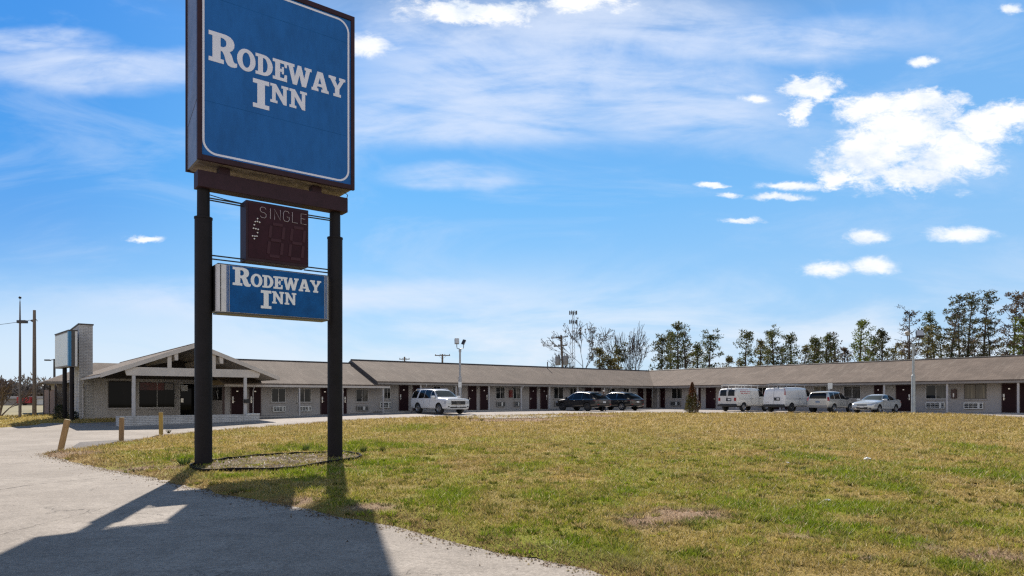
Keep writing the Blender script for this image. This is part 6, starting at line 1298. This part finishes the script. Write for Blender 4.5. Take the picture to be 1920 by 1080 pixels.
# ---- white vans, tails to the courtyard
VANW = paint('paint_van_white', (.60, .58, .54), 0, .4); VANW2 = paint('paint_van_white_clean', (.66, .66, .66), 0, .3)
stv = [(-2.72, .58, 1.16, 1.22, .86, .8), (-2.70, .50, 1.22, 1.60, .95, .84), (-2.64, .46, 1.24, 1.94, .99, .86), (-2.50, .44, 1.25, 2.06, 1.0, .86), (-1.6, .42, 1.25, 2.10, 1.01, .86), (.2, .42, 1.25, 2.10, 1.01, .86), (.9, .42, 1.25, 2.06, 1.01, .84),
       (1.2, .42, 1.24, 1.92, 1.01, .84), (1.72, .42, 1.22, 1.46, 1.0, .86), (1.88, .42, 1.18, 1.30, .99, .90), (2.4, .44, 1.08, 1.20, .96, .88), (2.62, .48, 1.0, 1.10, .92, .84), (2.72, .56, .90, 1.0, .84, .74)]
def van(px, py, label, body, old):
    c = Car('parked_van', label, 'van', px, py, HNC, stv, body, (1.75, -1.68), .37, .25, M_RIM if old else M_RIMD, group='cars and vans parked in the motel lot')
    c.patch('windscreen', [(-.80, 1.36), (.80, 1.36), (.72, 1.96), (-.72, 1.96)], 'front', M_WSHLD); c.patch('side_window', [(.72, 1.30), (1.58, 1.32), (1.28, 1.70), (1.02, 1.90), (.72, 1.92)], 'side', M_CARGL, sides=(1, -1))
    c.line([(0, .5), (0, 2.0)], 'rear', .02, (1,)); c.line([(.66, .55), (.66, 1.95)], sides=(-1, 1)); c.line([(-.55, .55), (-.55, 1.95)], sides=(-1,)); c.line([(.60, .60), (.60, 1.95)], sides=(-1,)); c.line([(-2.4, 1.1), (1.6, 1.1)], sides=(-1, 1), wd=.012)
    c.patch('rear_bumper', [(-.90, .44), (.90, .44), (.93, .66), (-.93, .66)], 'rear', M_TRIMB, .05); MB().box(-2.84, -2.62, -.93, .93, .44, .62).build('bumper_step', M_TRIMB, c.t, bevel=.03)
    c.patch('rear_plate', [(-.42, .90), (.10, .90), (.10, 1.16), (-.42, 1.16)] if old else [(-.55, .96), (-.03, .96), (-.03, 1.22), (-.55, 1.22)], 'rear', M_TRIMB, .012)
    c.patch('plate_text', [(-.36, .98), (-.08, .98), (-.08, 1.10), (-.36, 1.10)] if old else [(-.48, 1.04), (-.26, 1.04), (-.26, 1.16), (-.48, 1.16)], 'rear', M_PLT, .02)
    c.mirror_(1.42, 1.40, M_TRIMB, sc=1.4); c.handle(.82, 1.12, m=M_TRIMB); c.handle(-.42, 1.12, (-1,), m=M_TRIMB)
    if old:
        for sd in (-1, 1):
            c.patch('rear_window', [(sd * .07, 1.36), (sd * .74, 1.36), (sd * .70, 1.88), (sd * .09, 1.88)], 'rear', M_CARGL); c.patch('tail_light', [(sd * .70, .92), (sd * .90, .92), (sd * .90, 1.20), (sd * .70, 1.20)], 'rear', M_TAIL, .014)
            c.patch('rear_handle', [(.03, 1.12), (.07, 1.12), (.07, 1.22), (.03, 1.22)], 'rear', M_TRIMB, .02) if sd > 0 else None
        k = MB(); lt = MB(); g = random.Random(4)                 # worn red sign-writing, too faded to read
        for z, x0, x1, hgt in ((1.86, -2.1, -.9, .05), (1.70, -2.15, -.75, .085), (1.54, -2.05, -.7, .085)):
            x = x0
            while x < x1:
                wd = g.uniform(.05, .10)
                if g.random() < .86: c.patch('faded_lettering', [(x, z), (x + wd, z), (x + wd * .8, z + hgt), (x + wd * .1, z + hgt * g.uniform(.7, 1))], 'side', M_LETR, .005, .1, c.body, (-1,))
                x += wd + .025
        xs_ = (-2.3, -1.3, -.3, .7)
    else:
        c.corner_light(-2.6, 1.42, 1.93)
        c.patch('badge', [(.45, .80), (.78, .80), (.78, .85), (.45, .85)], 'rear', M_RIM, .01); c.patch('roof_cap', [(-.80, 2.02), (.80, 2.02), (.78, 2.06), (-.78, 2.06)], 'rear', M_TRIMB, .02)
        xs_ = (-2.2, -.8, .6)
    rk = MB()
    for x in xs_: rk.tube([(x, -.84, 1.98), (x, -.80, 2.30), (x, .80, 2.30), (x, .84, 1.98)], .022, 6)
    for sd in (-1, 1): rk.tube([(-2.45, sd * .80, 2.30), (.95, sd * .80, 2.30)], .022, 6)
    rk.build('roof_rack', M_PLATE if old else M_GALV, c.t)
    ld = MB()
    for y in (.1, .48): ld.bar((-2.6, y, 2.36), (1.3, y, 2.36), .04, .07)
    for i in range(11): x = -2.4 + i * .35; ld.bar((x, .1, 2.36), (x, .48, 2.36), .03, .03)
    o = ld.build('ladder', M_GALV if old else mat('ladder_grey', (.2, .2, .2), .4, .5)); o.parent = None; o.location = c.t.location; o.rotation_euler = c.t.rotation_euler
    tag(o, 'pale ladder lying on the roof rack of the lettered white van' if old else 'grey ladder lying on the roof rack of the plain white van', 'ladder')
    return c
van(1397, -3.9, 'older white van with rear windows and faded red lettering on its side', VANW, True)
van(1484, -4.0, 'plain white van with solid rear doors and tall red tail lights', VANW2, False)
# ---- silver SUV, tail to the courtyard
SILV = paint('paint_silver', (.46, .455, .43), .35, .3)
sts = [(-2.20, .50, .98, 1.06, .80, .72), (-2.17, .42, 1.02, 1.34, .87, .73), (-2.08, .38, 1.05, 1.60, .90, .72), (-1.92, .36, 1.06, 1.70, .905, .71), (-1.0, .34, 1.06, 1.75, .91, .71), (-.1, .34, 1.05, 1.74, .91, .70), (.3, .34, 1.04, 1.66, .91, .69), (.85, .34, 1.03, 1.28, .905, .78), (1.05, .34, 1.02, 1.14, .90, .82), (1.8, .36, .94, 1.05, .88, .80), (2.08, .40, .86, .98, .83, .74), (2.19, .48, .76, .86, .74, .64)]
c = Car('parked_suv', 'boxy silver-beige SUV between the plain white van and the silver sedan', 'car', 1559, -3.6, HNC, sts, SILV, (1.32, -1.30), .35, .24, group='cars and vans parked in the motel lot')
c.patch('rear_window', [(-.70, 1.12), (.70, 1.12), (.64, 1.58), (-.64, 1.58)], 'rear', M_CARGL); c.patch('windscreen', [(-.72, 1.20), (.72, 1.20), (.62, 1.62), (-.62, 1.62)], 'front', M_WSHLD)
c.patch('side_window', [(-1.90, 1.10), (-1.26, 1.10), (-1.22, 1.60), (-1.80, 1.58)], 'side', M_CARGL, sides=(1, -1)); c.patch('side_window', [(-1.16, 1.10), (-.32, 1.10), (-.32, 1.60), (-1.12, 1.61)], 'side', M_CARGL, sides=(1, -1)); c.patch('side_window', [(-.24, 1.10), (.66, 1.10), (.38, 1.40), (.16, 1.57), (-.24, 1.60)], 'side', M_CARGL, sides=(1, -1))
c.corner_light(-2.1, .95, 1.24, .16)
c.patch('rear_plate', [(-.17, .80), (.17, .80), (.17, .94), (-.17, .94)], 'rear', mat('plate_blue', (.16, .22, .32), .5), .014); c.patch('bumper_trim', [(-.74, .42), (.74, .42), (.76, .60), (-.76, .60)], 'rear', mat('bumper_grey', (.25, .25, .25), .6), .02)
c.line([(-.28, .42), (-.28, 1.06)]); c.line([(-1.2, .7), (-1.2, 1.06)]); c.line([(.70, .5), (.72, 1.04)]); c.mirror_(.60, 1.14, M_TRIMB); c.handle(-.5, .98); c.handle(-1.0, .98)
for sd in (-1, 1): MB().tube([(-1.8, sd * .60, 1.72), (-1.7, sd * .62, 1.75), (-.1, sd * .62, 1.76), (.05, sd * .6, 1.70)], .018, 6).build('roof_rail', M_TRIMB, c.t)
# ---- silver sedan, nose to the courtyard
SED = paint('paint_silver_blue', (.50, .53, .55), .3, .25)
std = [(-2.42, .48, .88, .97, .74, .66), (-2.36, .40, .94, 1.07, .86, .72), (-2.15, .34, .96, 1.10, .90, .74), (-1.86, .30, .96, 1.14, .91, .70), (-1.5, .28, .96, 1.29, .91, .64), (-1.1, .27, .95, 1.42, .915, .61), (-.6, .26, .94, 1.48, .915, .60), (-.1, .25, .93, 1.48, .915, .60), (.25, .25, .92, 1.42, .915, .62),
       (.95, .25, .90, 1.09, .91, .74), (1.15, .25, .88, 1.0, .905, .80), (1.9, .26, .80, .91, .89, .76), (2.22, .30, .70, .82, .83, .70), (2.40, .38, .58, .68, .72, .58)]
c = Car('parked_sedan', 'silver-blue sedan parked nose out before a dark motel door', 'car', 1643, -3.6, HNC + math.pi, std, SED, (1.42, -1.32), .325, .23, group='cars and vans parked in the motel lot')
c.patch('windscreen', [(-.72, 1.04), (.72, 1.04), (.54, 1.36), (-.54, 1.36)], 'front', M_WSHLD); c.patch('rear_window', [(-.60, 1.15), (.60, 1.15), (.5, 1.38), (-.5, 1.38)], 'rear', M_CARGL)
c.patch('side_window', [(-.30, .98), (.80, .96), (.44, 1.20), (.16, 1.35), (-.30, 1.39)], 'side', M_CARGL, sides=(1, -1)); c.patch('side_window', [(-1.20, 1.04), (-.36, .98), (-.36, 1.39), (-.78, 1.37), (-1.04, 1.26)], 'side', M_CARGL, sides=(1, -1))
for sd in (-1, 1): c.patch('headlight', [(sd * .44, .62), (sd * .70, .66), (sd * .74, .78), (sd * .46, .70)], 'front', M_LAMP, .012); c.patch('headlight', [(1.85, .72), (2.24, .62), (2.20, .70), (1.80, .80)], 'side', M_LAMP, .01, sides=(sd,)); c.patch('fog_lamp', [(sd * .5, .38), (sd * .68, .38), (sd * .68, .45), (sd * .5, .45)], 'front', M_TRIMB, .012)
c.patch('grille', [(-.36, .60), (.36, .60), (.40, .68), (-.40, .68)], 'front', M_TRIMB, .012); c.patch('lower_grille', [(-.42, .36), (.42, .36), (.46, .48), (-.46, .48)], 'front', M_TRIMB, .012); c.patch('front_plate', [(-.15, .46), (.15, .46), (.15, .57), (-.15, .57)], 'front', M_PLT, .025)
c.line([(-.30, .36), (-.30, .94)]); c.line([(.88, .40), (.90, .9)]); c.mirror_(.68, 1.0, SED); c.handle(-.12, .84); c.handle(-1.0, .86)
c.patch('tail_light', [(-2.32, .78), (-2.1, .80), (-2.1, .94), (-2.3, .94)], 'side', M_TAIL, .01, sides=(1, -1))

# ------------------------------------------------------------------ person behind the dark cars: only the cap and brow show
def person():
    Y = 61.2; x = at(1132, Y); z0 = float(gz(x, Y)) + .008
    t = thing('person', 'person in a pale cap standing between the two dark SUVs, mostly hidden', 'person', (x, Y, z0), R(20))
    P = {'pelvis': (0, 0, .95), 'waist': (0, 0, 1.12), 'chest': (0, .01, 1.36), 'neckb': (0, .01, 1.52), 'neck': (0, 0, 1.60), 'head': (0, -.02, 1.70), 'crown': (0, -.01, 1.79),
         'hl': (.10, 0, .92), 'kl': (.11, -.02, .50), 'al': (.11, .02, .09), 'tl': (.12, -.15, .04), 'hr': (-.10, 0, .92), 'kr': (-.11, -.03, .50), 'ar': (-.11, .02, .09), 'tr': (-.12, -.15, .04),
         'sl': (.19, .01, 1.46), 'el': (.24, .03, 1.17), 'wl': (.24, -.05, .92), 'ml': (.24, -.08, .83), 'sr': (-.19, .01, 1.46), 'er': (-.24, .03, 1.17), 'wr': (-.24, -.05, .92), 'mr': (-.24, -.08, .83)}
    Rr = dict(pelvis=.155, waist=.14, chest=.165, neckb=.085, neck=.06, head=.095, crown=.07, hl=.10, kl=.065, al=.045, tl=.04, hr=.10, kr=.065, ar=.045, tr=.04, sl=.07, el=.048, wl=.032, ml=.035, sr=.07, er=.048, wr=.032, mr=.035)
    E = [('pelvis', 'waist'), ('waist', 'chest'), ('chest', 'neckb'), ('neckb', 'neck'), ('neck', 'head'), ('head', 'crown'), ('pelvis', 'hl'), ('hl', 'kl'), ('kl', 'al'), ('al', 'tl'), ('pelvis', 'hr'), ('hr', 'kr'), ('kr', 'ar'), ('ar', 'tr'), ('chest', 'sl'), ('sl', 'el'), ('el', 'wl'), ('wl', 'ml'), ('chest', 'sr'), ('sr', 'er'), ('er', 'wr'), ('wr', 'mr')]
    for h, sx in (('ml', 1), ('mr', -1)):                                   # fingers and thumb
        for j in range(4): a, b = f'{h}f{j}', f'{h}g{j}'; P[a] = (P[h][0] + .0, P[h][1] - .03 + .02 * j, .78); P[b] = (P[h][0] - sx * .015, P[h][1] - .03 + .02 * j, .735 + .008 * abs(j - 1)); Rr[a] = .009; Rr[b] = .008; E += [(h, a), (a, b)]
        P[h + 't'] = (P[h][0] - sx * .03, P[h][1] - .05, .80); Rr[h + 't'] = .010; E.append((h, h + 't'))
    n = list(P); me = bpy.data.meshes.new('body'); me.from_pydata([P[k] for k in n], [(n.index(a), n.index(b)) for a, b in E], [])
    o = bpy.data.objects.new('body', me); COL.objects.link(o); o.parent = t; sk = o.modifiers.new('skin', 'SKIN'); ss = o.modifiers.new('sub', 'SUBSURF'); ss.levels = ss.render_levels = 2
    for i, k in enumerate(n): me.skin_vertices[0].data[i].radius = (Rr[k], Rr[k]); me.skin_vertices[0].data[i].use_root = (k == 'pelvis')
    # one body, coloured by region: shirt, trousers, skin
    m = bpy.data.materials.new('person_skin_and_clothes'); m.use_nodes = True; q = NT(m.node_tree); b = q.n['Principled BSDF']; b.inputs['Roughness'].default_value = .8
    X_, Y_, Z_ = q.sep(q.n.new('ShaderNodeTexCoord').outputs['Object']); c1 = q.mix(q.math('GREATER_THAN', Z_, .97), (.03, .035, .05, 1), (.07, .065, .07, 1)); c1 = q.mix(q.math('GREATER_THAN', Z_, 1.555), c1, (.16, .09, .06, 1)); q.put(b.inputs['Base Color'], c1); me.materials.append(m)
    MB().lathe([(.112, 1.74), (.118, 1.77), (.11, 1.82), (.075, 1.855), (0, 1.868)], 16, (0, -.015, 0)).prism([(-.085, -.11), (.085, -.11), (.07, -.20), (.03, -.225), (-.03, -.225), (-.07, -.20)], XY, 1.742, 1.752).build('cap', mat('cap_pale', (.58, .52, .44), .8), t, True)
    MB().lathe([(0, -.02), (.016, 0), (0, .02)], 8, (0, -.118, 1.695), 'z').build('nose', m, t, True)
    f = MB()
    for sx in (-1, 1): f.lathe([(0, -.012), (.012, 0), (0, .012)], 8, (sx * .035, -.103, 1.725))
    f.build('eyes', M_SEAM, t); MB().box(-.025, .025, -.112, -.100, 1.645, 1.653).build('mouth', mat('lips', (.2, .07, .06), .6), t)
    for sx in (-1, 1): MB().lathe([(0, -.03), (.014, -.02), (.016, .015), (0, .03)], 8, (sx * .098, -.01, 1.71)).build('ear', m, t, True)
person()
